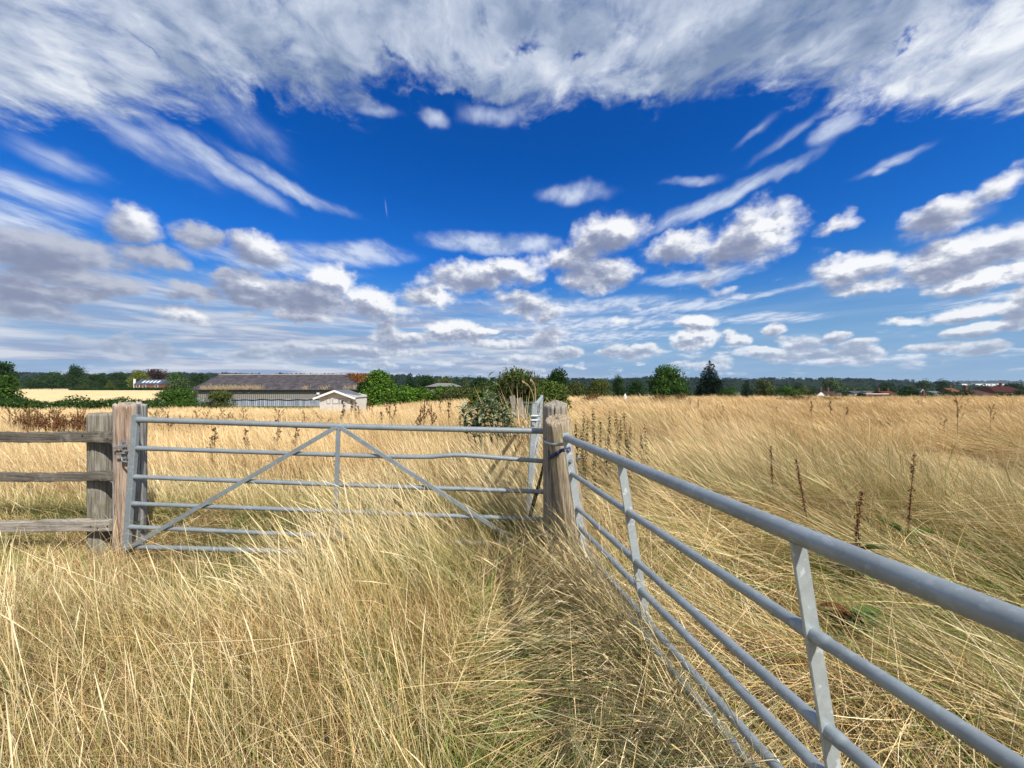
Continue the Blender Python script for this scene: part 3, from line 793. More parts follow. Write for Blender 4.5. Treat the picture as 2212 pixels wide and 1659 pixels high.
# ------------------------------------------------------------------ the closed gate across the path
YL, YR = 3.40, 3.25
def gy(x): return YL + (YR - YL) * (x - 290) / (1182 - 290)
def gp(x, y, off=0.0): return at(x, y, gy(x) + off)
def closed_gate():
    g = thing("field_gate", gp(275, 1182) + Vector((0, 0, -.02)), "closed six-bar galvanised gate, knee-deep in straw, its second bar kinked near the round posts", "gate")
    rails = [([(300, 906.5), (740, 921), (1178, 931.5)], .0245), ([(297, 968), (740, 983), (905, 987), (960, 984), (1000, 983), (1080, 989), (1176, 996.5)], .0190),
             ([(292, 1030), (735, 1047), (1182, 1062.5)], .0190), ([(288, 1088), (735, 1105), (1184, 1122.5)], .0190),
             ([(280, 1138), (735, 1159), (1184, 1180)], .0190), ([(283, 1181), (660, 1193), (1184, 1214)], .0215)]
    for pts, r in rails:
        L_ = fine_line([gp(*p) for p in pts], 36); L_.insert(1, L_[0].lerp(L_[1], .12)); mb = MB(); mb.tube(L_, [r * 1.18, r * 1.15] + [r] * (len(L_) - 2), 18); mb.build("rail", M_GALV, g)
    mb = MB(); mb.bar(gp(294.5, 896), gp(273.5, 1186), .052, .040, (1, 0, 0), bev=.004); mb.build("latch_stile", M_GALV, g)
    mb = MB(); mb.bar(gp(1181, 925), gp(1187, 1222), .012, .045, (1, 0, 0)); mb.build("hinge_stile", M_GALV, g)
    mb = MB(); mb.bar(gp(731, 924, -.026), gp(722, 1212, -.026), .038, .008, (1, 0, 0)); mb.build("upright", M_GALV, g)
    mb = MB(); mb.bar(gp(727, 922, -.034), gp(277, 1184, -.034), .036, .008, (0, 0, 1)); mb.build("diagonal_brace", M_GALV, g)
    mb = MB(); mb.bar(gp(736, 924, -.034), gp(1183, 1214, -.034), .036, .008, (0, 0, 1)); mb.build("diagonal_brace", M_GALV, g)
    mb = MB()
    for s in (-1, 1): mb.bar(gp(1160, 996.5, .03 * s), gp(1204, 987, .03 * s), .020, .006, (0, 0, 1))
    mb.build("hinge_bracket", M_GALV, g)
closed_gate()

# ------------------------------------------------------------------ the square gate post with its latch, and the rail fence on the left
def square_post():
    y0 = 3.62
    b = at(281, 1230, y0); t = at(281, 872, y0)
    p = thing("gate_post", b, "squared split timber post with a reddish face and a latch, at the closed gate's end", "post")
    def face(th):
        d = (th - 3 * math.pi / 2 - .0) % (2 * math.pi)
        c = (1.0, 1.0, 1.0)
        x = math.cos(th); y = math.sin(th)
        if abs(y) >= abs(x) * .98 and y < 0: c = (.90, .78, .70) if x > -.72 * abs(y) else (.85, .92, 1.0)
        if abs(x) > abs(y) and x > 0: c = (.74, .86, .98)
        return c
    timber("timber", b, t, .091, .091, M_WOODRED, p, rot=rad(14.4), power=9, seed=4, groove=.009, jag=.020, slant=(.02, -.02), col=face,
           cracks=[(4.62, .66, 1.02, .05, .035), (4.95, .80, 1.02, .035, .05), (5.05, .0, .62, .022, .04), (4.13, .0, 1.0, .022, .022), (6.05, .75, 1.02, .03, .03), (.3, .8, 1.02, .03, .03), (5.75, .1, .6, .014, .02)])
    L = thing("latch", at(268, 972, y0 - .16), None, None); L.parent = p; L.location = at(268, 972, y0 - .16) - b
    yl = y0 - .125
    mb = MB()
    mb.bar(at(268.5, 950, yl), at(269.5, 996, yl), .030, .008, (1, 0, 0)); mb.bar(at(247, 968, yl - .012), at(272, 963, yl - .012), .026, .020, (0, 0, 1))
    mb.build("latch_plate", M_STEELDARK, L)
    mb = MB(); mb.bar(at(252, 981, yl - .02), at(272, 977.5, yl - .02), .020, .012, (0, 0, 1)); mb.build("latch_bolt", M_STEELDARK, L)
    mb = MB()
    mb.tube(fine_line([at(270, 975, yl - .03), at(279, 974, yl - .05), at(286, 975.5, yl - .06)], 12), .006, 8)
    mb.tube(fine_line([at(263, 986, yl), at(264, 995, yl - .02), at(273, 998, yl - .04), at(284, 997.5, yl - .06)], 18), .006, 8)
    mb.build("latch_hoop", M_GALV, L)
    for (x, y) in ((268, 955), (270, 990)):
        mb = MB(); bolt(mb, at(x, y, yl - .005), (0, -1, 0), .008, .010); mb.build("bolt", M_STEELDARK, L)
square_post()

def rail_fence():
    y0 = 3.66
    b = at(219, 1235, y0)
    f = thing("rail_fence", b, "low weathered timber fence of three rails running left from the square gate post", "fence")
    timber("fence_post", b, at(220, 892, y0), .088, .080, M_WOODMOSS, f, rot=.1, power=3.2, seed=9, groove=.007, jag=.006,
           cracks=[(4.9, .3, .62, .012, .03), (4.4, .7, 1.02, .014, .03), (5.1, .62, 1.02, .010, .03)])
    b2 = Vector((-5.55, 3.72, landz(-5.55, 3.72) - .05))
    timber("fence_post", b2, b2 + Vector((0, 0, 1.30)), .085, .08, M_WOODMOSS, f, rot=.3, power=3.2, seed=19, groove=.007, jag=.006)
    yr = y0 - .125
    for (x1, ya, yb, h, m, sd_) in ((245, 944.5, 944, .092, M_WOODDARK, 1), (248, 1028.5, 1031, .078, M_WOODDARK, 2), (243, 1133.5, 1137, .100, M_WOODGREY_X, 3)):
        q = at(x1, ya, yr); p0 = at(0, yb, yr + .02); d = (p0 - q); p = q + d * 1.32
        plank("rail", p, q, h, .055, m, f, sd_)
    for (x, y) in ((196, 1137), (211, 1140.5), (232, 1137), (178, 941), (232, 948)):
        mb = MB(); c = at(x, y, yr - .0285); mb.tube([c, c + Vector((0, -.003, 0))], .006, 8); mb.build("nail", M_BLACK, f)
M_WOODGREY_X = m_wood("weathered_grey_rail_wood", (.36, .33, .29), (.15, .135, .115), None, 'X')
rail_fence()

# ------------------------------------------------------------------ the two round posts on the right
def round_posts():
    b = Vector((.352, 3.16, -.08)); t = Vector((.352, 3.16, at(1196, 872, 3.16).z))
    p = thing("hanging_post", b, "taller round post behind, its pointed grey top split by a dark crack", "post", "round posts between the gates")
    timber("timber", b, t, .094, .094, M_WOODGREY, p, rot=.3, power=2.2, seed=21, groove=.008, jag=.010, peak=.026, slant=(.10, .10),
           cracks=[(4.22, .62, 1.03, .05, .035), (4.75, .8, 1.03, .035, .035), (3.8, .55, 1.03, .02, .03)])
    b = at(1262, 1300, 2.90); t = at(1204, 904, 2.90)
    b = b + (b - t) * .02
    p = thing("gate_post", b, "shorter leaning round post with a flat slanting top, in front of the pointed one", "post", "round posts between the gates")
    timber("timber", b, t, .100, .094, M_WOODPALE, p, rot=.2, power=2.3, seed=33, groove=.006, jag=.008, slant=(.10, .35), taper=.90,
           cracks=[(3.7, .75, 1.02, .012, .03), (5.3, .6, 1.02, .010, .03)])
round_posts()

# ------------------------------------------------------------------ the near gate, running past the camera on the right
def top_line(Y):
    """plan of the near gate's top rail: gently bent, as the photograph shows it"""
    if Y >= 1.887: x = .381 + (.532 - .381) * (2.69 - Y) / (2.69 - 1.887)
    elif Y >= .976: x = .532 + (.711 - .532) * (1.887 - Y) / (1.887 - .976)
    else: x = .711 + .235 * (.976 - Y)
    return Vector((x, Y, CAM_H - .377))
LEAN = .158
def near_gate():
    g = thing("field_gate", top_line(2.69) + Vector((.15, 0, -.95)), "big galvanised gate running close past on the right, thick top bar nearest the viewer", "gate")
    YE = -.92
    ys = np.linspace(2.685, YE, 40)
    drop = [0, .250, .492, .632, .778, .888]; rr = [.0245, .0165, .0165, .0165, .0165, .0195]
    sm = lambda Y: (top_line(Y - .12) + top_line(Y) * 2 + top_line(Y + .12)) / 4
    down = lambda d: Vector((LEAN * d, 0, -d))
    ups = (1.887, .968, .10)
    for k, (d, r) in enumerate(zip(drop, rr)):
        yy = sorted(set([float(y) for y in ys]) | ({u + e for u in ups for e in (-.05, -.036, -.020, .020, .036, .05)} if 0 < k < 5 else set()), reverse=True)
        rad_ = [r * (1.15 if 0 < k < 5 and min(abs(y - u) for u in ups) < .037 else 1.0) for y in yy]
        mb = MB(); mb.tube([sm(y) + down(d) for y in yy], rad_, 22); mb.build("rail", M_GALV, g)
    side = Vector((1, .19, 0)).normalized(); fwd = Vector((.19, -1, 0)).normalized()
    for Y in (2.70, YE - .02):
        mb = MB(); mb.bar(sm(Y) + down(-.035), sm(Y) + down(1.0), .052, .014, side, bev=.002); mb.build("stile", M_GALV2, g)
    for Y in ups:
        mb = MB(); mb.bar(sm(Y) + down(.016), sm(Y) + down(.93), .043, .009, side, bev=.0015); mb.build("upright", M_GALV2, g)
    for d in (.085, .165):
        c = sm(2.70) + down(d) + fwd * .007
        mb = MB(); bolt(mb, c, fwd, .010, .012); mb.build("bolt", M_STEELDARK, g)
    for d, e in ((.03, .075), (.17, .085)):
        c = sm(2.70) + down(d) + Vector((e, .16, 0))
        mb = MB(); bolt(mb, c, (1, -.4, 0), .012, .016); mb.build("hinge_bolt", M_STEELDARK, g)
near_gate()

# ------------------------------------------------------------------ the open gate seen end-on behind the posts
def open_gate():
    A, B = at(1154.5, 874, 3.62), at(1170, 855.5, 6.45)
    g = thing("field_gate", Vector((A.x, A.y, landz(A.x, A.y))), "open galvanised gate seen end-on behind the round posts, latch on its near edge", "gate")
    d = (B - A).normalized(); up = Vector((.055, 0, 1)).normalized()
    for k, h in enumerate((-.02, -.26, -.50, -.72, -.92, -1.08)):
        mb = MB(); mb.tube([A + up * h, B + up * h], .024 if k == 0 else .018, 12); mb.build("rail", M_GALV2, g)
    for P in (A, B):
        mb = MB(); mb.bar(P + up * .012, P - up * 1.12, .050, .050, (1, 0, 0)); mb.build("stile", M_GALV2, g)
    for f in (.27, .52, .77):
        mb = MB(); P = A.lerp(B, f) + Vector((-.022, 0, 0)); mb.bar(P - up * .03, P - up * 1.10, .038, .008, (0, 1, 0)); mb.build("upright", M_GALV2, g)
    mb = MB(); f_ = Vector((0, -1, 0))
    for h in (-.105, -.145): mb.tube([A + up * h + Vector((-.03, -.034, 0)), A + up * h + Vector((.025, -.034, 0)), A + up * h + Vector((.05, -.02, 0)), A + up * h + Vector((.06, .05, 0))], .011, 10)
    mb.tube([A - up * .175 + f_ * .026, A - up * .175 + f_ * .036], .018, 12)
    mb.build("latch", M_GALV2, g)
    mb = MB(); mb.bar(A + up * .013 + Vector((-.026, 0, 0)), A + up * .013 + Vector((.026, 0, 0)), .052, .006, (0, 1, 0)); mb.build("end_cap", M_STEELDARK, g)
open_gate()

# ------------------------------------------------------------------ straps tying the gates to the post
def band(name, pts, w, mat, label, cat):
    mb = MB(); pts = fine_line(pts, 48); vs = []
    for i, p in enumerate(pts):
        d = (pts[min(i + 1, len(pts) - 1)] - pts[max(i - 1, 0)]).normalized()
        out = Vector((d.y, -d.x, 0)).normalized(); u = out.cross(d).normalized()
        if u.z < 0: u = -u
        for a, b in ((-.5, .0), (.5, .0), (.5, 1), (-.5, 1)): vs.append(p + u * (a * w) + out * (b * .004))
    n = len(pts)
    fs = [(i * 4 + k, i * 4 + (k + 1) % 4, i * 4 + 4 + (k + 1) % 4, i * 4 + 4 + k) for i in range(n - 1) for k in range(4)]
    fs += [(3, 2, 1, 0), tuple((n - 1) * 4 + k for k in range(4))]
    mb.add(vs, fs, None, True)
    o = mb.build(name, mat, None, pts[0]); return tag(o, label, cat)
def straps():
    # centre line of the front post at a height
    pb, pt_ = at(1262, 1300, 2.90), at(1204, 904, 2.90)
    def ring(z, a, r=.108):
        f = (z - pb.z) / (pt_.z - pb.z); c = pb.lerp(pt_, f); return Vector((c.x + r * math.cos(a), c.y + r * math.sin(a), z))
    za, zb = at(1188, 988, 2.85).z, at(1221, 965, 2.72).z
    st = top_line(2.70)
    band("ratchet_strap", [ring(za + .03, rad(150)), ring(za - .005, rad(185)), ring(za, rad(205)), ring(za + .03, rad(235)), ring(za + .06, rad(262)), st + Vector((-.012, .0, -.085)), st + Vector((.03, -.005, -.075))], .026, M_BLUESTRAP,
         "blue webbing strap round the leaning post, under a grey metal band", "strap")
    z1 = at(1190, 958, 2.85).z
    band("metal_band", [ring(z1 + .012, rad(150), .125), ring(z1 + .005, rad(180), .125), ring(z1 - .002, rad(205), .115), ring(z1 - .002, rad(230), .112), ring(z1 + .003, rad(255), .112), st + Vector((-.010, .01, -.045)), st + Vector((.0, .0, -.043))], .024, M_STEELDARK,
         "grey metal band round the leaning post, above the blue strap", "band")
    band("hanging_strap", [at(1176, 985, 3.3), at(1172, 1010, 3.36), at(1163, 1050, 3.42), at(1152, 1088, 3.44), at(1143, 1125, 3.46)], .035, M_DARKSTRAP,
         "dark olive webbing strap hanging slack beside the open gate's end post", "strap")
straps()

# ------------------------------------------------------------------ trees, bushes and hedges
DKG = ((.018, .044, .010), (.030, .064, .014), (.010, .028, .008))
MIDG = ((.040, .090, .014), (.065, .125, .020), (.022, .055, .010))
BRIGHT = ((.055, .125, .013), (.105, .190, .026), (.030, .078, .010))
OLIVEG = ((.075, .095, .025), (.110, .120, .035), (.050, .070, .020))
SOFTG = ((.055, .085, .035), (.080, .110, .045), (.040, .065, .028))
CONIF = ((.012, .028, .014), (.018, .038, .018), (.008, .018, .010))
PURPLE = ((.045, .025, .025), (.060, .035, .030), (.030, .018, .020))
RUST = ((.13, .060, .022), (.19, .10, .03), (.085, .045, .02), (.10, .10, .03))
YELG = ((.10, .13, .020), (.15, .17, .03), (.07, .10, .02))

def leaf_cloud(lobes, n, size, cols, rg, out=.75, aspect=.6):
    """leaf sprays scattered through and over a set of ellipsoid lobes"""
    lob = np.array(lobes, float); vol = (lob[:, 3] * lob[:, 4] * lob[:, 5]) ** .66
    k = rg.choice(len(lob), n, p=vol / vol.sum())
    d = rg.normal(0, 1, (n, 3)); d /= np.linalg.norm(d, axis=1, keepdims=True)
    rr = 1 - .55 * rg.random(n) ** 1.6; rr *= rg.normal(1, .06, n)
    P = lob[k, :3] + d * rr[:, None] * lob[k, 3:6]
    nrm = d * out + rg.normal(0, .6, (n, 3)) + np.array((0, 0, .25)); nrm /= np.linalg.norm(nrm, axis=1, keepdims=True)
    a = np.cross(nrm, rg.normal(0, 1, (n, 3))); a /= np.linalg.norm(a, axis=1, keepdims=True)
    b = np.cross(nrm, a)
    s = size * rg.uniform(.55, 1.35, n)[:, None]
    V = np.stack([P - a * s * .5, P - b * s * .5 * aspect + a * s * .1, P + a * s * .5, P + b * s * .5 * aspect + a * s * .1], 1)
    cl = np.array(cols); lt = rg.uniform(.75, 1.3, len(lob))
    C = cl[rg.integers(0, len(cl), n)] * lt[k][:, None] * rg.uniform(.75, 1.3, n)[:, None]
    return V, C

def crown_lobes(rg, c, w, d, z0, z1, m, shape='round'):
    h = z1 - z0; out = []
    for i in range(m):
        f = rg.random() ** .8
        if shape == 'round': prof = math.sqrt(max(.05, 1 - (2 * f - .9) ** 2 / 1.25))
        elif shape == 'tall': prof = .55 + .5 * (1 - abs(2 * f - .8))
        elif shape == 'dome': prof = math.sqrt(max(.04, 1 - f * f))
        else: prof = 1.0
        a = rg.uniform(0, 2 * math.pi); q = rg.random() ** .5 * .68 * prof
        r = rg.uniform(.18, .32)
        out.append((c[0] + math.cos(a) * q * w / 2, c[1] + math.sin(a) * q * d / 2, z0 + h * (.12 + .76 * f), w * r * .85, d * r * .85, min(h * r * .85, w * r)))
    out.append((c[0], c[1], z0 + h * .80, w * .22, d * .22, h * .2)); out.append((c[0], c[1], z0 + h * .42, w * .42, d * .42, h * .40)); out.append((c[0] + w * .2, c[1], z0 + h * .25, w * .28, d * .3, h * .25)); out.append((c[0] - w * .2, c[1], z0 + h * .25, w * .28, d * .3, h * .25))
    return out

SEED = [100]
def tree(label, x, ytop, wpx, Y, cols, shape='round', n=2600, leaf=None, name="tree", cat="tree", group=None, bare=.22, lobes=16, depth=.85):
    SEED[0] += 1; rg = np.random.default_rng(SEED[0])
    c = at(x, ytop, Y); gz = landz(c.x, Y); h = c.z - gz; w = wpx / FPX * Y
    t = thing(name, (c.x, Y, gz), label, cat, group)
    leaf = (leaf or max(.16, min(w, h) * .055)) * 1.12
    n = int(n * 1.9)
    lb = crown_lobes(rg, (c.x, Y), w, w * depth, gz + h * bare, c.z, lobes, shape)
    V, C = leaf_cloud(lb, n, leaf, cols, rg)
    quads("crown", V, C, M_LEAF, t)
    mb = MB()
    r0 = max(.05, h * .028)
    top = Vector((c.x + w * .03, Y, gz + h * .72))
    mb.tube([Vector((c.x, Y, gz - .3)), Vector((c.x, Y, gz + h * .25)), top], [r0 * 1.25, r0 * .85, r0 * .25], 8)
    for i in range(5):
        a = rg.uniform(0, 6.28); zz = gz + h * rg.uniform(.22, .55); p = Vector((c.x, Y, zz))
        mb.tube([p, p + Vector((math.cos(a) * w * .16, math.sin(a) * w * .16, h * .10)), p + Vector((math.cos(a) * w * .32, math.sin(a) * w * .32, h * .24))], [r0 * .5, r0 * .35, r0 * .12], 6)
    mb.build("trunk", M_TRUNK, t)
    return t

def conifer(label, x, ytop, wpx, Y, cols=CONIF, n=22, group=None, leaf=None, ragged=.25):
    SEED[0] += 1; rg = np.random.default_rng(SEED[0])
    c = at(x, ytop, Y); gz = landz(c.x, Y); h = c.z - gz; w = wpx / FPX * Y
    t = thing("conifer", (c.x, Y, gz), label, "tree", group)
    Vs, Cs = [], []
    leaf = leaf or w * .07
    for i in range(n):
        f = i / (n - 1); z = gz + h * (.06 + .92 * f)
        R = w * .5 * (1 - f) ** .75 * (1.0 if f > .10 else .8) + w * .015
        m = max(5, int(13 * (1 - f) + 4))
        for k in range(m):
            a = k * 2 * math.pi / m + i * 1.3 + rg.normal(0, .2); r = R * rg.uniform(1 - ragged, 1 + ragged * .45)
            cnt = max(6, int(r / leaf * 4.2))
            q = rg.random(cnt) ** .7
            tip_up = .10 * h / n * 3
            px_ = c.x + math.cos(a) * r * q + rg.normal(0, .06 * r + .02, cnt); py_ = Y + math.sin(a) * r * q + rg.normal(0, .06 * r + .02, cnt)
            pz_ = z - .22 * r * q + tip_up * q ** 3 + rg.normal(0, .035 * r + .02, cnt)
            P = np.stack([px_, py_, pz_], 1)
            dr = np.array((math.cos(a), math.sin(a), -.1)) + rg.normal(0, .45, (cnt, 3)); dr /= np.linalg.norm(dr, axis=1, keepdims=True)
            b = np.cross(dr, np.array((0, 0, 1.0)) + rg.normal(0, .5, (cnt, 3))); b /= np.linalg.norm(b, axis=1, keepdims=True) + 1e-6
            s = leaf * rg.uniform(.6, 1.3, cnt)[:, None]
            Vs.append(np.stack([P - dr * s * .6, P - b * s * .32, P + dr * s * .8, P + b * s * .32], 1))
            Cs.append(np.array(cols)[rg.integers(0, len(cols), cnt)] * rg.uniform(.7, 1.3, cnt)[:, None])
    quads("crown", np.concatenate(Vs), np.concatenate(Cs), M_LEAF, t)
    mb = MB(); mb.tube([Vector((c.x, Y, gz - .3)), Vector((c.x, Y, gz + h * .99))], [h * .022, h * .003], 8); mb.build("trunk", M_TRUNK, t)
    return t

def hedge(label, x0, x1, ytop, Y, cols, depth=2.0, n=6000, leaf=.2, jag=.35, name="hedge", ybot=None, flowers=0, cat="hedge", Y1=None):
    SEED[0] += 1; rg = np.random.default_rng(SEED[0])
    Y1 = Y1 or Y
    a, b = at(x0, ytop, Y), at(x1, ytop, Y1)
    t = thing(name, ((a.x + b.x) / 2, (Y + Y1) / 2, landz((a.x + b.x) / 2, (Y + Y1) / 2)), label, cat)
    lb = []; L = (b - a).length; m = max(6, int(L / (depth * .45)))
    for i in range(m):
        f = (i + rg.uniform(.1, .9)) / m; p = a.lerp(b, f); gz = landz(p.x, p.y)
        h = (p.z - gz) * rg.uniform(1 - jag, 1.0)
        for k in range(2):
            hh = h * rg.uniform(.75, 1)
            lb.append((p.x + rg.normal(0, .3), p.y + rg.uniform(-.3, .3) * depth, gz + hh * .5, depth * rg.uniform(.35, .6), depth * .4, hh * .5))
    V, C = leaf_cloud(lb, int(n * 1.7), leaf * 1.1, cols, rg)
    quads("foliage", V, C, M_LEAF, t)
    if flowers:
        V, C = leaf_cloud(lb, flowers, leaf * .8, ((.62, .64, .58), (.45, .5, .40)), rg)
        quads("blossom", V, C, M_LEAF, t)
    for i in range(0, len(lb), max(1, len(lb) // 8)):
        mb = MB(); l = lb[i]; mb.tube([Vector((l[0], l[1], l[2] - l[5] - .1)), Vector((l[0] + .1, l[1], l[2] + l[5] * .6))], [.03, .012], 5)
        mb.build("stem", M_TRUNK, t)
    return t

def vegetation():
    # beyond the stubble field on the left
    tree("ragged dark tree at the left edge of the view behind the bright bush", -8, 784, 84, 135, DKG, 'tall', 3000, lobes=20)
    tree("bright green bush at the left edge of the view, beside the bramble hedge", 2, 815, 88, 60, MIDG, 'dome', 5000, name="bush", cat="bush", bare=.0, lobes=22)
    g = "dark trees along the far side of the stubble field"
    tree("broad dark tree left of the tall round-headed tree, across the stubble", 112, 802, 84, 262, DKG, 'round', 2600, group=g, bare=.05)
    tree("tall round-headed tree rising above the dark trees across the stubble", 163, 789, 42, 268, DKG, 'tall', 2200, group=g, bare=.1)
    tree("dark tree just right of the tall round-headed tree, across the stubble", 204, 806, 62, 262, DKG, 'round', 2200, group=g, bare=.05)
    tree("dark tree left of the yellow-green tree behind the skylight house", 252, 805, 64, 268, DKG, 'round', 2200, group=g, bare=.05)
    tree("dark filler tree at the left end of the far tree line", 66, 812, 50, 258, DKG, 'round', 1600, group=g, bare=.0)
    conifer("small yellowish conical tree standing before the dark trees, left of the skylight house", 237, 821, 20, 240, YELG, 14)
    conifer("smallest olive conical tree under the tall round-headed tree", 184, 827, 18, 242, OLIVEG, 12)
    tree("yellow-green tree behind the left end of the skylight house", 303, 801, 48, 258, YELG, 'round', 2200, bare=.05)
    tree("dark purple copper beech behind the skylight house", 334, 796, 58, 272, PURPLE, 'round', 2600, bare=.05)
    tree("green tree just right of the copper beech", 384, 805, 56, 262, MIDG, 'round', 2200, bare=.05)
    tree("dark green tree behind the left end of the barn roof", 430, 806, 52, 255, DKG, 'round', 2000, bare=.05)
    hedge("low dark hedge under the skylight house along the stubble field", 150, 372, 835.5, 221, DKG, 3.0, 6000, .6, .25)
    tree("feathery light green willow at the left end of the barn", 392, 818, 70, 72, SOFTG, 'round', 4200, leaf=.22, bare=.05)
    tree("dark mounded bramble bush in front of the feathery willow", 385, 842, 108, 58, MIDG, 'dome', 6000, leaf=.2, name="bush", cat="bush", bare=.0, lobes=24)
    tree("yellowish green bush against the left part of the barn wall", 472, 846, 84, 66, OLIVEG, 'dome', 4200, leaf=.2, name="bush", cat="bush", bare=.0, lobes=18)
    hedge("long dark bramble hedge with pale blossom behind the timber fence", -160, 356, 853, 47, DKG[:2] + MIDG[:1], 3.0, 20000, .19, .30, flowers=420)
    # around the barn's right end
    tree("bright green laurel covering the right end of the barn", 820, 804, 90, 58, BRIGHT, 'dome', 8000, leaf=.26, name="bush", cat="bush", bare=.0, lobes=26)
    tree("dark bush behind the summer house, left of the bright laurel", 790, 826, 62, 60, DKG, 'dome', 4000, leaf=.22, name="bush", cat="bush", bare=.0, lobes=18)
    hedge("bright green hedge right of the laurel", 840, 990, 825, 50, BRIGHT, 2.6, 9000, .24, .25)
    hedge("dull green thicket line from the bright hedge to the domed hawthorn", 950, 1262, 820, 46, ((.055, .075, .022), (.085, .10, .03), (.04, .055, .018)), 2.8, 11000, .2, .35, Y1=56)
    g = "trees beyond the bright hedge"
    conifer("pointed dark conifer beyond the bright hedge", 886, 806, 34, 150, DKG, 16, g)
    tree("dark tree right of the pointed conifer beyond the bright hedge", 922, 812, 62, 152, DKG, 'round', 2200, group=g, bare=.05)
    tree("olive tree beyond the bright hedge, above the pale shed roof", 962, 816, 56, 146, OLIVEG, 'round', 2000, group=g, bare=.05)
    tree("round brownish tree with a light green side beyond the thicket", 1001, 811, 32, 130, SOFTG, 'round', 1800, group=g, bare=.1)
    tree("low dark tree between the brownish tree and the tall willow shoots", 1042, 817, 64, 125, DKG, 'round', 2000, group=g, bare=.05)
    # crest of the field, left to right
    tree("dark domed hawthorn just behind the round posts", 1205, 802, 66, 72, DKG, 'dome', 4500, bare=.02, lobes=20)
    tree("low light green bush at the foot of the domed hawthorn", 1226, 835, 52, 60, MIDG, 'dome', 2600, name="bush", cat="bush", bare=.0)
    tree("wide olive bush on the crest right of the hawthorn", 1292, 819, 72, 66, OLIVEG, 'dome', 4500, name="bush", cat="bush", bare=.0, lobes=20)
    tree("small green bush between the hawthorn and the wide olive bush", 1254, 832, 40, 70, MIDG, 'dome', 2000, name="bush", cat="bush", bare=.0)
    tree("narrow dark tree right of the wide olive bush", 1337, 811, 34, 84, DKG, 'tall', 2400, bare=.0)
    tree("low dark tree between the narrow tree and the open-crowned oak", 1374, 824, 58, 92, DKG, 'round', 2400, bare=.0)
    tree("large open-crowned oak showing sky through its leaves", 1441, 794, 92, 80, MIDG, 'dome', 4600, leaf=.34, bare=.06, lobes=26)
    conifer("tallest dark conifer on the crest", 1533, 779, 78, 88, CONIF, 26, leaf=.40)
    tree("green bush at the right foot of the tallest conifer", 1578, 836, 46, 84, MIDG, 'dome', 2200, name="bush", cat="bush", bare=.0)
    conifer("small dark spruce right of the tallest conifer", 1612, 817, 36, 108, CONIF, 18)
    tree("brownish green tree touching the small spruce", 1649, 817, 52, 118, OLIVEG, 'round', 2400, bare=.0)
    tree("rounded green tree right of the brownish one", 1696, 834, 72, 104, MIDG, 'round', 2600, bare=.0)
    tree("olive bush left of the village roofs", 1736, 838, 50, 116, OLIVEG, 'dome', 1800, name="bush", cat="bush", bare=.0)
    for (x, y, w, Y, c, l) in ((1796, 818, 78, 245, SOFTG, "big pale green tree above the white-gabled village house"), (1752, 836, 30, 150, DKG, "small dark tree beside the pointed oast roof"),
                               (1842, 832, 50, 250, MIDG, "green tree behind the grey village roofs"), (1877, 836, 40, 255, SOFTG, "soft green tree right of the grey village roofs"),
                               (1911, 827, 46, 235, DKG, "dark round tree above the long red-brown roof"), (1964, 836, 52, 150, DKG, "dense dark tree at the right end of the long roof"),
                               (1996, 821, 44, 262, SOFTG, "tall brownish village tree behind the dense dark tree"), (2036, 823, 40, 275, DKG, "round dark tree right of the tall brownish village tree"),
                               (2046, 842, 60, 185, DKG, "low tree between the brick roofs"), (2084, 838, 40, 205, MIDG, "green tree beside the orange roof"),
                               (2112, 831, 32, 215, DKG, "dark tree above the hipped brown roof"), (2186, 826, 62, 260, DKG, "dark tree above the maroon roof at the right"),
                               (2150, 834, 40, 270, SOFTG, "soft tree between the hipped and the maroon roofs"), (2206, 844, 52, 140, DKG, "dark bush before the maroon roofed house, at the right edge"),
                               (1930, 842, 40, 265, MIDG, "green tree peeping over the long red-brown roof"), (2240, 832, 60, 240, DKG, "dark tree just past the right edge"),
                               (2008, 848, 40, 175, MIDG, "small green tree left of the dark red roof"), (1722, 829, 40, 235, DKG, "dark tree behind the oast roof"), (1660, 836, 40, 200, DKG, "dark tree behind the grey roofed bungalow")):
        tree(l, x, y, w, Y, c, 'round', 1500, bare=.05, group="trees among the village houses", lobes=11)
    g = "rusty shrubs along the crest of the field"
    for (x, y, w, Y, l) in ((1280, 850, 60, 38, "rusty shrub on the crest in front of the wide olive bush"), (1424, 851, 54, 40, "rusty shrub in front of the open-crowned oak"),
                            (1471, 850, 50, 40, "rusty shrub between the oak and the tallest conifer"), (1714, 855, 90, 42, "wide rusty shrub left of the village roofs"), (1800, 856.5, 70, 42, "yellowish rust shrub below the white-gabled house")):
        tree(l, x, y, w, Y, RUST if 'yellow' not in l else ((.20, .13, .02), (.26, .18, .03)), 'dome', 420, leaf=.13, name="shrub", cat="shrub", bare=.0, group=g, lobes=9)
    for (x, y, w, Y, l) in ((1752, 848, 34, 112, "dark bush left of the white front gable"), (1826, 846, 30, 120, "dark tree between the low white house and the grey roofs"), (1862, 848, 34, 118, "dark tree left of the long red-brown roof"),
                            (1950, 845, 30, 116, "dark bush at the right end of the long roof, in front of the dense tree"), (1978, 842, 36, 130, "dark tree left of the dark red roof"), (2038, 846, 34, 126, "dark tree before the blue-grey roof"),
                            (2072, 848, 44, 122, "dark bush below the orange roof"), (2092, 844, 34, 138, "dark tree left of the hipped brown roof"), (2160, 847, 40, 120, "dark bush between the hipped roof and the maroon house"), (2186, 850, 44, 112, "dark bush below the maroon house wall")):
        tree(l, x, y, w, Y, DKG, 'dome', 1500, bare=.0, group="trees among the village houses", lobes=12)
    hedge("low ragged hedge along the field edge below the village", 1745, 2290, 853.5, 74, DKG, 2.4, 5000, .3, .6)
vegetation()

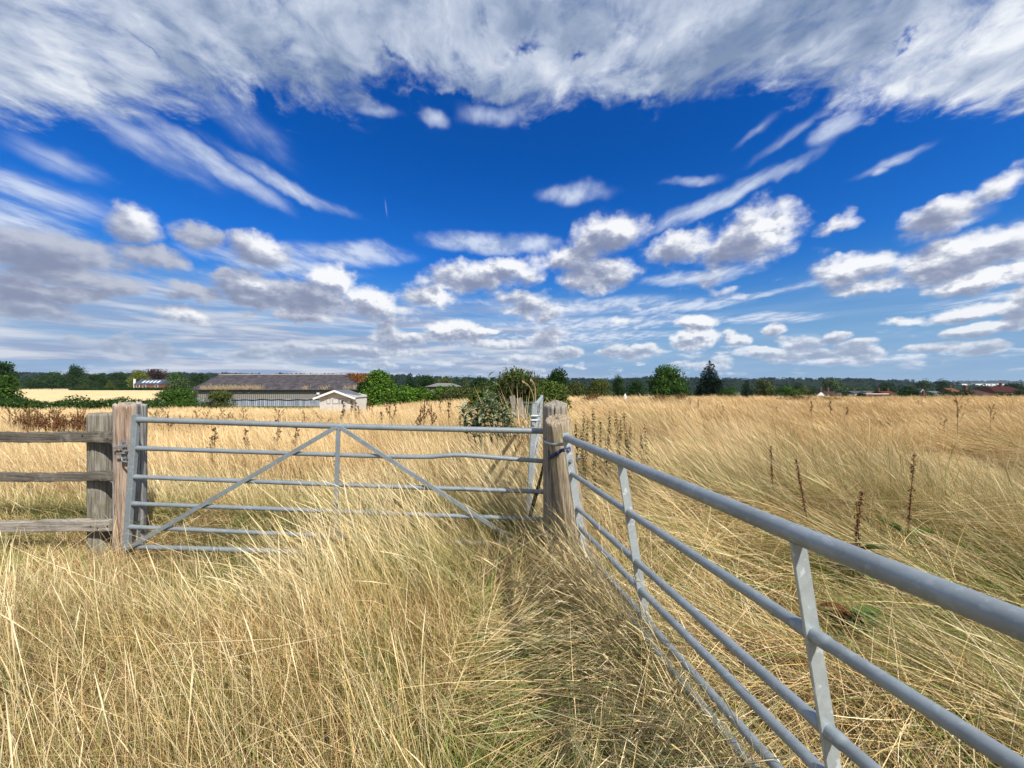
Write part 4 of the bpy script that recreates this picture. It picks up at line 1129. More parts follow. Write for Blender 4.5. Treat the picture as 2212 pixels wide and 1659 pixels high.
def far_woods():
    """the wooded ridges on the horizon"""
    def ridge(name, label, pts, Y, foot, cols, bump, tree_n, leaf, thick):
        xs = np.arange(pts[0][0], pts[-1][0] + 1, 5.0); ys = np.interp(xs, [p[0] for p in pts], [p[1] for p in pts])
        X = (xs - CX) / FPX * Y; zt = CAM_H - (ys - CY) / FPX * Y
        rows = []
        for f in np.linspace(0, 1, 12):
            yy = Y - thick * (1 - f); s = f * f * (3 - 2 * f)
            z = foot + (zt - foot) * s
            rows.append(np.stack([X, np.full_like(X, yy), z], 1))
        for f in (.5, 1.0): rows.append(np.stack([X, np.full_like(X, Y + thick * f), zt + (foot - zt) * f], 1))
        G = np.array(rows); H, W = G.shape[:2]
        G[:, :, 2] += (fbm(G[..., 0], G[..., 1], bump * 6, 7) - .5) * bump * .5
        me = bpy.data.meshes.new(name); i = np.arange(H * W).reshape(H, W)
        F = np.stack([i[:-1, :-1], i[:-1, 1:], i[1:, 1:], i[1:, :-1]], -1).reshape(-1, 4)
        me.from_pydata(G.reshape(-1, 3).tolist(), [], F.tolist())
        a = me.color_attributes.new("Col", 'FLOAT_COLOR', 'POINT')
        C = np.tile(np.array((*cols[0], 1.0)), (H * W, 1)); a.data.foreach_set("color", C.astype(np.float32).ravel())
        me.materials.append(M_HILL)
        o = bpy.data.objects.new(name, me); COL.objects.link(o); tag(o, label, "hills", None, "structure")
        rg = np.random.default_rng(int(Y))
        r = rg.integers(2, 12, tree_n); k = rg.integers(0, W, tree_n); r = np.where(rg.random(tree_n) < .35, 11, r)
        lobes = [(G[a_, b_, 0] + rg.normal(0, 3), G[a_, b_, 1] + rg.normal(0, 5), G[a_, b_, 2] + bump * .1, bump * rg.uniform(.6, 1.2), bump * .8, bump * rg.uniform(.45, 1.0)) for a_, b_ in zip(r, k)]
        V, C = leaf_cloud(lobes, tree_n * 26, leaf, cols, rg)
        w_ = quads("woodland", V, C, M_LEAF); tag(w_, "woods covering " + label, "woodland", None, "stuff")
    ridge("hills", "the long dark wooded ridge along the horizon", [(-1400, 812), (-300, 812), (0, 809), (70, 808), (200, 812), (330, 809), (450, 809.5), (640, 811.5), (800, 812), (870, 813), (930, 816), (1000, 819), (1250, 821), (1330, 822), (1405, 818), (1580, 821), (1700, 820), (1850, 821), (1900, 826), (1950, 831), (2050, 838)], 1150, -14, ((.012, .022, .014), (.022, .040, .022), (.010, .020, .014)), 7.5, 2600, 5.0, 520)
    ridge("hills", "the faint far ridge at the right", [(1500, 828), (1880, 827), (2000, 825), (2120, 824), (2300, 823.5), (2700, 823)], 3600, -16, ((.020, .032, .026), (.03, .045, .035)), 12, 500, 12.0, 1200)
    # the belt of trees on the plain between the village and the ridge
    rg = np.random.default_rng(77); lobes = []
    for _ in range(620):
        Y = rg.uniform(270, 760); x = rg.uniform(900, 2900); X = (x - CX) / FPX * Y; gz = landz(X, Y); h = rg.uniform(6, 11)
        for k in range(2): lobes.append((X + rg.normal(0, 2.5), Y + rg.normal(0, 2), gz + h * .55, rg.uniform(3, 6), 4, h * rg.uniform(.4, .55)))
    V, C = leaf_cloud(lobes, 42000, 1.5, DKG + SOFTG[2:] + MIDG[2:], rg)
    tag(quads("woodland", V, C, M_LEAF), "belt of trees on the plain beyond the village", "woodland", None, "stuff")
    lobes = []
    for _ in range(240):
        Y = rg.uniform(285, 520); x = rg.uniform(-900, 900); X = (x - CX) / FPX * Y; gz = landz(X, Y); h = rg.uniform(6, 10)
        for k in range(2): lobes.append((X + rg.normal(0, 2.5), Y + rg.normal(0, 2), gz + h * .5, rg.uniform(3, 6), 4, h * rg.uniform(.4, .55)))
    V, C = leaf_cloud(lobes, 17000, 1.5, DKG + SOFTG[2:], rg)
    tag(quads("woodland", V, C, M_LEAF), "dark wood beyond the stubble field on the left", "woodland", None, "stuff")
M_HILL = m_attr("hill_cover", 1.0, 0, .35, .02, 0.0)
far_woods()

# ------------------------------------------------------------------ buildings
def m_corrugated():
    m, w = mat_new("corrugated_cladding")
    o = objco(w); x, y, z = w.sep(o)[0:3]
    rib = w.m('SINE', w.m('MULTIPLY', x, 2 * math.pi / .42))
    st = w.noise(w.vm('MULTIPLY', o, (1.6, 1.0, .12)), 1.5, 6.0, .65)
    sheet = w.noise(w.vm('MULTIPLY', o, (.55, 0, 0)), 1.0, 2.0, .5)
    c = w.mix(w.ss(st, .35, .68), (.22, .26, .32), (.44, .48, .53))
    c = w.mix(w.ss(sheet, .55, .62, 0, .35), c, (.18, .21, .26))
    c = w.mix(w.m('MULTIPLY', w.ss(z, 1.95, 2.35), w.ss(st, .25, .6, .5, 1.0)), c, (.27, .245, .20))
    finish(w, c, .6, .25, rib, .8, .05)
    return m
def m_barnroof():
    m, w = mat_new("mossy_barn_roof")
    o = objco(w); x, y, z = w.sep(o)[0:3]
    n = w.noise(w.vm('MULTIPLY', o, (1, 1, 2.2)), .9, 8.0, .7); n2 = w.noise(o, 4.0, 6.0, .7)
    rib = w.m('SINE', w.m('MULTIPLY', x, 2 * math.pi / .5))
    c = w.mix(w.ss(n, .35, .68), (.040, .037, .045), (.095, .086, .094))
    c = w.mix(w.ss(n2, .60, .72, 0, .6), c, (.20, .17, .13))
    c = w.mix(w.m('MULTIPLY', w.ss(z, 2.05, 1.35), w.ss(n2, .42, .6)), c, (.26, .20, .12))
    c = w.mix(w.m('MULTIPLY', w.ss(rib, .82, .95), .35), c, (.03, .03, .035))
    finish(w, c, .95, 0, w.m('ADD', n2, w.m('MULTIPLY', rib, .4)), .6, .06, .1)
    return m
M_CORR, M_BROOF = m_corrugated(), m_barnroof()

def slab_roof(mb, P, t=.12):
    """a sloping sheet with thickness from four corner points"""
    n = (P[1] - P[0]).cross(P[3] - P[0]).normalized() * t
    mb.add(list(P) + [p - n for p in P], [(0, 1, 2, 3), (7, 6, 5, 4), (0, 4, 5, 1), (1, 5, 6, 2), (2, 6, 7, 3), (3, 7, 4, 0)])

def barn():
    Y = 82.0; x0 = at(418, 840, Y).x; x1 = at(806, 840, Y).x; D = 15.5
    ze = at(600, 841, Y).z; zr = at(600, 809.5, Y + D / 2).z
    gz = landz((x0 + x1) / 2, Y) - .6
    b = thing("barn", ((x0 + x1) / 2, Y, gz), "long low barn with grey corrugated walls and a dark mossy roof", "barn")
    w = MB()
    w.add([(x0, Y, gz), (x1, Y, gz), (x1, Y, ze), (x0, Y, ze), (x0, Y + D, gz), (x1, Y + D, gz), (x1, Y + D, ze), (x0, Y + D, ze), (x0, Y + D / 2, zr - .1), (x1, Y + D / 2, zr - .1)],
          [(0, 1, 2, 3), (5, 4, 7, 6), (4, 0, 3, 8, 7), (1, 5, 6, 9, 2)])
    w.build("wall", M_CORR, b)
    r = MB(); o = .5; xs = np.linspace(x0 - o, x1 + o, 60); vs = []
    prof = [(Y - .45, ze - .12), (Y + 2, ze + (zr - ze) * .27), (Y + D / 2, zr), (Y + D - 2, ze + (zr - ze) * .27), (Y + D + .45, ze - .12)]
    rg = random.Random(3)
    for x in xs:
        for (py, pz) in prof: vs.append((x, py, pz + rg.gauss(0, .035)))
    k = len(prof)
    r.add(vs, [(i * k + j, (i + 1) * k + j, (i + 1) * k + j + 1, i * k + j + 1) for i in range(len(xs) - 1) for j in range(k - 1)])
    r.build("roof", M_BROOF, b)
    g = MB(); g.tube([Vector((x0 - .4, Y - .5, ze - .20)), Vector((x1 + .4, Y - .5, ze - .20))], .10, 8); g.build("gutter", M_BLACK, b)
    rc = MB(); rc.tube([Vector((x0 - .5, Y + D / 2, zr + .03)), Vector((x1 + .5, Y + D / 2, zr + .03))], .13, 8); rc.build("ridge_cap", M_FASCIA, b)
    c = MB(); cx0, cx1 = at(500, 863, Y).x, at(700, 863, Y).x
    c.tube([Vector((cx0 + (cx1 - cx0) * i / 60, Y - .08, at(600, 863.3, Y).z - .06 * math.sin(i * .55) - .04 * math.sin(i * .21))) for i in range(61)], .07, 6); c.build("cable", M_BLACK, b)
    l = MB(); p = at(689, 850, Y); l.box(p + Vector((0, -.35, 0)), (.45, .4, .4)); l.tube([p + Vector((0, 0, -.6)), p + Vector((0, -.3, -.15))], .08, 6); l.build("floodlight", M_WHITE, b)
    # tufts of dry grass rooted along the lower edge of the roof
    rg = np.random.default_rng(5); n = 900
    cl = rg.choice(np.concatenate([np.linspace(438, 560, 15), np.array([830 - 80, 812, 765, 660, 700])]), n)
    X = (cl + rg.normal(0, 4, n) - CX) / FPX * Y; f = np.abs(rg.normal(0, .09, n)); yy = Y - .3 + f * D / 2; zz = ze + (zr - ze) * f - .1
    h = rg.uniform(.25, .75, n); lean = rg.normal(-.35, .3, n)
    P = np.stack([X, yy, zz], 1); T = P + np.stack([lean * h, np.zeros(n), h], 1); wv = np.array((.05, .0, 0))
    V = np.stack([P - wv, P + wv, T + wv * .2, T - wv * .2], 1)
    q = quads("roof_weeds", V, np.array((.42, .33, .19))[None] * rg.uniform(.7, 1.2, n)[:, None], M_GRASS, b); q["kind"] = "stuff"
M_FASCIA = m_flat("pale_ridge", (.30, .28, .26), .9, .2, 1)
barn()

def creeper():
    rg = np.random.default_rng(8); Y = 82.0; D = 15.5
    zr = at(600, 809.5, Y + D / 2).z; ze = at(600, 841, Y).z
    lobes = []
    for i in range(70):
        f = rg.uniform(.35, 1.0); x = rg.uniform(750 + (1 - f) * 40, 822)
        lobes.append(((x - CX) / FPX * (Y + D / 2 * f), Y + D / 2 * f, ze + (zr - ze) * f + .15, 1.0, .9, .30))
    V, C = leaf_cloud(lobes, 6000, .30, ((.20, .07, .025), (.26, .10, .03), (.12, .06, .025), (.08, .09, .03)), rg)
    p = ((815 - CX) / FPX * Y, Y + 4, ze + 1)
    t = thing("creeper", p, "rust-red creeper spreading over the right end of the barn roof", "creeper")
    quads("foliage", V, C, M_LEAF, t)
creeper()

def m_weatherboard():
    m, w = mat_new("painted_weatherboard")
    z = w.sep(objco(w))[2]
    saw = w.m('FRACT', w.m('MULTIPLY', z, 1 / .14))
    n = w.noise(objco(w), 3.0, 5.0, .6)
    c = w.mix(w.ss(n, .3, .7), (.52, .51, .49), (.60, .59, .565))
    c = w.mix(w.m('MULTIPLY', w.ss(saw, .10, .0), .5), c, (.25, .23, .20))
    finish(w, c, .75, 0, saw, .6, .012)
    return m
M_BOARD = m_weatherboard()
M_FELT = m_flat("grey_roofing_felt", (.105, .12, .14), .9, .12, 3)
M_PANE_PALE = m_flat("blind_behind_glass", (.55, .56, .55), .25, .06, 2, .5)
M_TRIM = m_flat("grey_joinery", (.30, .29, .28), .7, .1, 2)

def summer_house():
    Y = 30.0; xl, xr = at(691, 880, Y).x, at(770, 880, Y).x; D = 2.15
    gz = landz((xl + xr) / 2, Y) - .25; ze = at(700, 859, Y).z; zr = at(726, 842.5, Y).z; xm = at(726, 842, Y).x
    zl = ze + .06
    s = thing("summer_house", ((xl + xr) / 2, Y, gz), "small cream summer house with a white-edged gable roof in front of the barn", "summer house")
    w = MB()
    w.add([(xl, Y, gz), (xr, Y, gz), (xr, Y, zl + .1), (xm, Y, zr - .12), (xl, Y, zl + .1), (xl, Y + D, gz), (xr, Y + D, gz), (xr, Y + D, zl + .1), (xm, Y + D, zr - .12), (xl, Y + D, zl + .1)],
          [(0, 1, 2, 3, 4), (9, 8, 7, 6, 5), (5, 0, 4, 9), (1, 6, 7, 2)])
    w.build("wall", M_BOARD, s)
    exl, exr = at(680.5, 859, Y).x, at(771.5, 858.5, Y).x; y0, y1 = Y - .32, Y + D + .12
    for a, b in ((exl, xm), (xm, exr)):
        r = MB(); za, zb = (ze - .02, zr) if a == exl else (zr, ze)
        slab_roof(r, [Vector((a, y0, za)), Vector((b, y0, zb)), Vector((b, y1, zb)), Vector((a, y1, za))], .05); r.build("roof_panel", M_FELT, s)
        f = MB(); f.bar((a, y0 - .012, za - .07), (b, y0 - .012, zb - .07), .15, .022, (0, 0, 1)); f.build("bargeboard", M_WHITE, s)
    def opening(c0, c1, zt, zb, nm):
        x0, x1 = at(c0, 870, Y).x, at(c1, 870, Y).x; zt, zb = at(0, zt, Y).z, at(0, zb, Y).z
        pn = thing(nm, (0, 0, 0), None, None); pn.parent = s; pn.location = Vector(((x0 + x1) / 2, Y, zb)) - Vector(s.location)
        p = MB(); p.box(((x0 + x1) / 2, Y - .012, (zt + zb) / 2), (x1 - x0, .02, zt - zb)); p.build("pane", M_PANE_PALE, pn)
        fr = MB(); t = .028
        for xx in (x0, x1): fr.bar((xx, Y - .022, zb - t / 2), (xx, Y - .022, zt + t / 2), t, .03, (1, 0, 0))
        for zz in (zb, zt): fr.bar((x0 + t / 2 + .001, Y - .022, zz), (x1 - t / 2 - .001, Y - .022, zz), t, .028, (0, 0, 1))
        fr.build("frame", M_TRIM, pn)
    k = .1563
    opening(700 + (655 - 640) * k + 4.2, 700 + (700 - 640) * k + 4.0, 861.5, 871.5, "window")
    opening(719.5, 731, 861.5, 871.5, "door_panel"); opening(734, 745, 861.5, 871.5, "door_panel"); opening(750, 757.5, 861.5, 871, "window")
    for c in (717.5, 732.5, 747):
        d = MB(); d.bar(at(c, 862, Y - .008), at(c, 885, Y - .008), .018, .014, (1, 0, 0)); d.build("door_joint", M_TRIM, s)
summer_house()

def house(label, x0, x1, yr, ye, Y, roofc, wallc, depth=8.0, hip=0.0, chim=(), group=None, name="house", gable_front=False, cat="house", windows=0, ridge_pale=False):
    xa, xb = at(x0, ye, Y).x, at(x1, ye, Y).x; zr, ze = at(x0, yr, Y + depth / 2).z, at(x0, ye, Y).z
    gz = landz((xa + xb) / 2, Y) - .5
    h = thing(name, ((xa + xb) / 2, Y, gz), label, cat, group)
    w = MB(); w.box(((xa + xb) / 2, Y + depth / 2, (gz + ze) / 2), (xb - xa, depth, ze - gz), None, wallc)
    if hip == 0 and not gable_front:
        for x, o in ((xa, 1), (xb, -1)): w.add([(x, Y, ze), (x, Y + depth, ze), (x, Y + depth / 2, zr - .1)], [(0, 1, 2)], wallc)
    w.build("wall", M_PAINT, h)
    r = MB(); o = .35; m = Y + depth / 2
    if gable_front:
        xm = (xa + xb) / 2
        w2 = MB(); w2.add([(xa, Y - .02, ze), (xb, Y - .02, ze), (xm, Y - .02, zr)], [(0, 1, 2)], (.75, .74, .70)); w2.build("gable", M_PAINT, h)
        P = [(xa - o, Y - o, ze - .2), (xm, Y - o, zr), (xb + o, Y - o, ze - .2), (xa - o, Y + depth, ze - .2), (xm, Y + depth, zr), (xb + o, Y + depth, ze - .2)]
        r.add(P, [(0, 1, 4, 3), (1, 2, 5, 4)], roofc)
    else:
        P = [(xa - o, Y - o, ze - .15), (xb + o, Y - o, ze - .15), (xb + o, Y + depth + o, ze - .15), (xa - o, Y + depth + o, ze - .15), (xa - o * (hip == 0) + hip, m, zr), (xb + o * (hip == 0) - hip, m, zr)]
        r.add(P, [(0, 1, 5, 4), (2, 3, 4, 5), (1, 2, 5), (3, 0, 4), (3, 2, 1, 0)], roofc)
    rf = r.build("roof", M_PAINT, h)
    if ridge_pale:
        q = MB(); q.tube([Vector((xa - o, m, zr + .05)), Vector((xb + o, m, zr + .05))], .22, 6, (.55, .42, .36)); q.build("ridge_cap", M_PAINT, h)
    for f in chim:
        c = MB(); x = xa + (xb - xa) * f; c.box((x, m + .2, zr + .5), (.7, .6, 1.5), None, (.15, .07, .045)); c.box((x, m + .2, zr + 1.33), (.85, .75, .14), None, (.17, .09, .06))
        for dx in (-.18, .18): c.tube([Vector((x + dx, m + .2, zr + 1.38)), Vector((x + dx, m + .2, zr + 1.7))], .12, 6, (.30, .16, .10))
        c.build("chimney", M_PAINT, h)
    for i in range(windows):
        x = xa + (xb - xa) * (i + .5) / windows
        f = MB(); f.box((x, Y - .03, ze - 1.3), (1.5, .08, 1.2), None, (.75, .75, .72)); fo = f.build("window", M_PAINT, h)
        g = MB(); g.box((x, Y - .08, ze - 1.3), (1.25, .04, .95), None, (.04, .05, .06)); g.build("pane", M_GLASS, fo)
    return h

def village():
    BRN, RED, MAR, GRY, ORG = (.055, .034, .028), (.085, .032, .022), (.048, .018, .018), (.065, .073, .085), (.14, .06, .032)
    BW, WW, CW = (.26, .115, .075), (.72, .70, .66), (.48, .44, .38)
    g = "houses of the village"
    house("brown roofed village house with two chimneys", 1782, 1814, 845.5, 853, 165, BRN, BW, 8, 0, (.25, .75), g)
    house("small village house with a white front gable beside the brown roof", 1765, 1784, 844, 853, 158, BRN, WW, 9, 0, (), g, gable_front=True)
    house("low village house with a white gable, right of the brown roof", 1812, 1836, 849, 854, 170, GRY, WW, 7, 0, (), g, windows=2)
    house("pair of grey village roofs behind the low white house", 1846, 1869, 844.5, 849.5, 215, GRY, CW, 8, 0, (.6,), g, windows=2)
    house("grey roofed white village house above the long roof", 1873, 1893, 844, 848, 225, GRY, WW, 8, 0, (), g, windows=2)
    house("long red-brown village roof with a pale ridge", 1880, 1940, 851.5, 860, 125, BRN, CW, 7, 0, (), g, ridge_pale=True)
    house("red roofed village house with chimneys behind the long roof", 1912, 1937, 845, 850, 205, RED, BW, 8, 0, (.1, .9), g)
    house("dark red village roof right of the dense dark tree", 1990, 2027, 852.5, 860, 140, MAR, BW, 8, 1.5, (.85,), g)
    house("orange village roof between two trees", 2056, 2074, 838.5, 845.5, 235, ORG, BW, 8, 0, (.8,), g)
    house("hipped brown village roof left of the maroon house", 2100, 2157, 841.5, 853, 150, (.055, .034, .028), BW, 9, 4.0, (.3,), g, windows=4)
    house("maroon roofed house at the right edge of the village", 2150, 2222, 834.5, 846, 158, MAR, BW, 9, 2.5, (.6,), g, windows=3)
    house("blue-grey village roof right of the dark red roof", 2019, 2037, 844.5, 849, 215, (.10, .13, .15), CW, 8, 0, (), g)
    house("tiny far village house with a white front gable above the dark red roof", 1989, 1999, 839, 845, 250, GRY, WW, 8, 0, (), g, gable_front=True)
    house("grey roofed bungalow with a white chimney, right of the small spruce", 1581, 1601, 846, 851, 135, (.12, .11, .12), CW, 7, 0, (), g, windows=1)
    # the oast: a brown roof with a pointed kiln cowl
    o = house("oast house roof with a pointed grey cowl", 1719, 1740, 842.5, 850, 185, (.12, .075, .055), BW, 8, 0, (), g, name="oast_house", cat="oast house")
    p = at(1739, 833, 186); c = MB(); c.tube([Vector((p.x, p.y, p.z - 4.5)), Vector((p.x, p.y, p.z - 2.6)), Vector((p.x + .25, p.y, p.z - 1.2)), p], [1.2, 1.1, .75, .10], 14, (.22, .19, .18)); c.build("cowl", M_PAINT, o)
    for x0, x1, l in ((2078, 2090, "smallest white warehouse on the horizon, leftmost"), (2107, 2139, "long white warehouse on the horizon, middle one"), (2143, 2171, "white warehouse on the horizon, rightmost")):
        house(l, x0, x1, 829.0, 829.5, 1500, (.62, .66, .70), (.80, .80, .80), 30, 0, (), "white warehouses on the horizon", name="warehouse", cat="warehouse")
    house("low shed with a pale grey roof beyond the bright hedge", 922, 980, 827.5, 833.5, 66, (.17, .18, .175), (.16, .15, .14), 8, 1.0, (), None, name="shed", cat="shed")
    # the skylight house across the stubble
    h = house("slate roofed brick house with a row of skylights across the stubble field", 290, 345, 819.8, 830, 228, (.060, .073, .105), (.19, .08, .052), 9, 0, (), None)
    Y, D = 228, 9; ze, zr = at(0, 830, Y).z, at(0, 819.8, Y + D / 2).z
    xs = (304, 312, 320, 328, 336)
    for x in xs:
        m = MB(); f0, f1 = .25, .72
        for_ = lambda f, dx: Vector((at(x, 0, Y).x + dx, Y + D / 2 * f - .15, ze + (zr - ze) * f + .12))
        m.add([for_(f0, -.55), for_(f0, .55), for_(f1, .55), for_(f1, -.55)], [(0, 1, 2, 3)]); m.build("skylight", M_SKYLIGHT, h)
    m = MB(); p = at(287.5, 829, Y); m.box((p.x - .1, Y + 1.0, p.z - .5), (.6, .8, 6.6), None, (.75, .75, .75)); m.build("chimney", M_PAINT, h)
    for x in (298, 312, 338):
        f = MB(); c = at(x, 834, Y); f.box((c.x, Y - .03, c.z), (1.9, .08, 1.7), None, (.75, .75, .72)); fo = f.build("window", M_PAINT, h)
        q = MB(); q.box((c.x, Y - .09, c.z), (1.55, .04, 1.35), None, (.04, .05, .06)); q.build("pane", M_GLASS, fo)
village()

# ------------------------------------------------------------------ weeds and wild plants
DOCKC = ((.13, .050, .022), (.17, .075, .03), (.09, .035, .018))
def seeds(mb, p0, p1, n, size, rg, cols, spread=.012):
    """a seed spike: many little husks packed round a stem"""
    p0, p1 = Vector(p0), Vector(p1)
    for i in range(n):
        f = rg.random(); c = p0.lerp(p1, f) + Vector((rg.gauss(0, spread), rg.gauss(0, spread), 0)) * (1.15 - .7 * f)
        s = size * rg.uniform(.6, 1.3); a = rg.uniform(0, 6.28); u = Vector((math.cos(a), math.sin(a), rg.uniform(-.4, .4))) * s; v = Vector((-math.sin(a) * .6, math.cos(a) * .6, rg.uniform(.4, 1))) * s
        mb.add([c - u, c - v, c + u, c + v], [(0, 1, 2, 3)], rg.choice(cols))

def spike_plant(label, x, ytop, xb, yb, Y, cat="dock plant", seedc=DOCKC, stemc=(.10, .03, .022), leaves=(), dens=260, yellow=0, group="tall seed spikes beyond the near gate", name="dock_plant"):
    rg = random.Random(int(x * 7 + ytop))
    b, t = at(xb, yb, Y), at(x, ytop, Y)
    g = landz(b.x, Y); base = b + (b - t) * max(0, (b.z - g) / max(.05, (t - b).z)); base.z = g
    o = thing(name, base, label, cat, group)
    mid = base.lerp(t, .5) + Vector((rg.uniform(-.02, .02), 0, 0))
    line = fine_line([base, mid, t], 14)
    m = MB(); m.tube(line, [.0058 - .0045 * i / (len(line) - 1) for i in range(len(line))], 7, stemc); m.build("stem", M_STEM, o)
    m = MB()
    for i in range(4, len(line) - 1): seeds(m, line[i], line[i + 1], int(dens / (len(line) - 5)), .0068, rg, seedc, .0085)
    if yellow: seeds(m, line[-4], line[-2], yellow, .006, rg, ((.55, .50, .06), (.60, .58, .15)), .008)
    m.build("seed_head", M_STEM, o)
    for (ang, ln, wd, el, dr, col, hh) in leaves:
        m = MB(); d = Vector((math.cos(rad(ang)), math.sin(rad(ang)), el + .15)); m.leaf(base + Vector((0, 0, hh + .06)), d, ln, wd, dr, col, fold=.28, segs=6); m.build("leaf", M_LEAF, o)
    return o

def right_spikes():
    GL, RL, YL_ = (.05, .12, .02), (.15, .035, .02), (.16, .19, .03)
    def clump(sd_, n, l0, l1, e0, e1, h0, h1, red):
        rg = random.Random(sd_); out = []
        for i in range(n):
            el = rg.uniform(e0, e1); L = rg.uniform(l0, l1)
            col = rg.choice(((.05, .095, .025), (.065, .115, .03), (.08, .12, .035), (.04, .07, .02), (.12, .13, .04)))
            if i % 5 in (1, 3): col = rg.choice(((.11, .04, .02), (.14, .065, .025), (.09, .05, .022))); el *= .5
            out.append((i * 137.5 + rg.uniform(-20, 20), L, L * rg.uniform(.36, .46), el, rg.uniform(.5, 1.3), col, rg.uniform(h0, h1)))
        return out
    spike_plant("leftmost dark red seed spike beyond the near gate", 1665, 963, 1677, 1150, 3.9)
    spike_plant("leaning brown seed spike with a tufted top, second from the left beyond the near gate", 1720, 994, 1750, 1190, 3.4, dens=330)
    spike_plant("dark seed spike with broad red and green leaves at its foot, beyond the near gate", 1862, 1062, 1842, 1268, 2.75, dens=340,
                leaves=clump(31, 18, .16, .29, .2, .9, .05, .19, RL))
    spike_plant("short seed spike dotted with small yellow flowers", 1850, 1085, 1868, 1215, 2.9, seedc=((.12, .10, .03), (.16, .14, .04)), dens=150, yellow=26)
    spike_plant("tallest seed spike, thin-topped with two dark green leaves at its foot", 1975, 980, 1956, 1212, 3.15, dens=300, stemc=(.14, .03, .03), seedc=((.16, .11, .04), (.12, .07, .03)),
                leaves=((0, .26, .085, .10, .25, GL, .14), (120, .22, .085, .5, .4, GL, .15), (330, .16, .08, .1, .6, (.06, .12, .04), .10)))
    # loose dock rosette beside the big upright
    b = at(1835, 1372, 2.2); b.z = landz(b.x, b.y)
    o = thing("dock_rosette", b, "low dock rosette of red and green blotched leaves in the flattened grass", "dock plant")
    for (ang, ln, wd, el, dr, col, hh) in clump(8, 11, .13, .22, .2, .8, .05, .15, (.20, .05, .02)):
        m = MB(); m.leaf(b + Vector((0, 0, hh)), Vector((math.cos(rad(ang)), math.sin(rad(ang)), el)), ln, wd, dr, col, fold=.28, segs=6); m.build("leaf", M_LEAF, o)
right_spikes()

def nettles():
    rg = random.Random(5); k = 0
    for (x, yt, Y) in ((1243, 905, 4.6), (1262, 880, 5.2), (1254, 930, 4.3), (1281, 872, 5.6), (1296, 902, 4.9), (1283, 925, 4.5), (1318, 880, 5.4), (1329, 883, 5.2), (1341, 898, 4.9), (1347, 884, 5.3), (1308, 938, 4.4),
                       (1362, 912, 4.8), (1383, 928, 4.6), (1392, 915, 5.0), (1270, 898, 4.8), (1352, 925, 4.5)):
        k += 1
        t = at(x, yt, Y); b = Vector((t.x + rg.uniform(-.06, .10), Y, landz(t.x, Y)))
        o = thing("nettle", b, "dark upright seeding nettle in the stand just right of the round posts", "nettle", "nettles right of the round posts")
        line = fine_line([b, b.lerp(t, .55) + Vector((rg.uniform(-.03, .03), 0, 0)), t], 12)
        m = MB(); m.tube(line, [.004 - .0025 * i / (len(line) - 1) for i in range(len(line))], 6, (.07, .06, .03)); m.build("stem", M_STEM, o)
        m = MB(); h = (t - b).length; n = int(h / .05)
        for i in range(n):
            f = .22 + .76 * i / n; p = b.lerp(t, f); a0 = rg.uniform(0, 6.28)
            for s in (0, math.pi):
                a = a0 + s; L = .085 * (1.15 - .7 * f) * rg.uniform(.7, 1.2)
                col = rg.choice(((.075, .08, .03), (.09, .075, .035), (.11, .07, .035), (.06, .055, .025)))
                m.leaf(p, Vector((math.cos(a), math.sin(a), rg.uniform(-1.4, .5))), L * rg.uniform(.6, 1.2), L * .5, rg.uniform(.3, 1.2), col, segs=2)
            if f > .5: seeds(m, p, p + Vector((0, 0, -.03)), 6, .008, rg, ((.06, .045, .025), (.085, .06, .03)), .014)
        m.build("foliage", M_LEAF, o)
nettles()

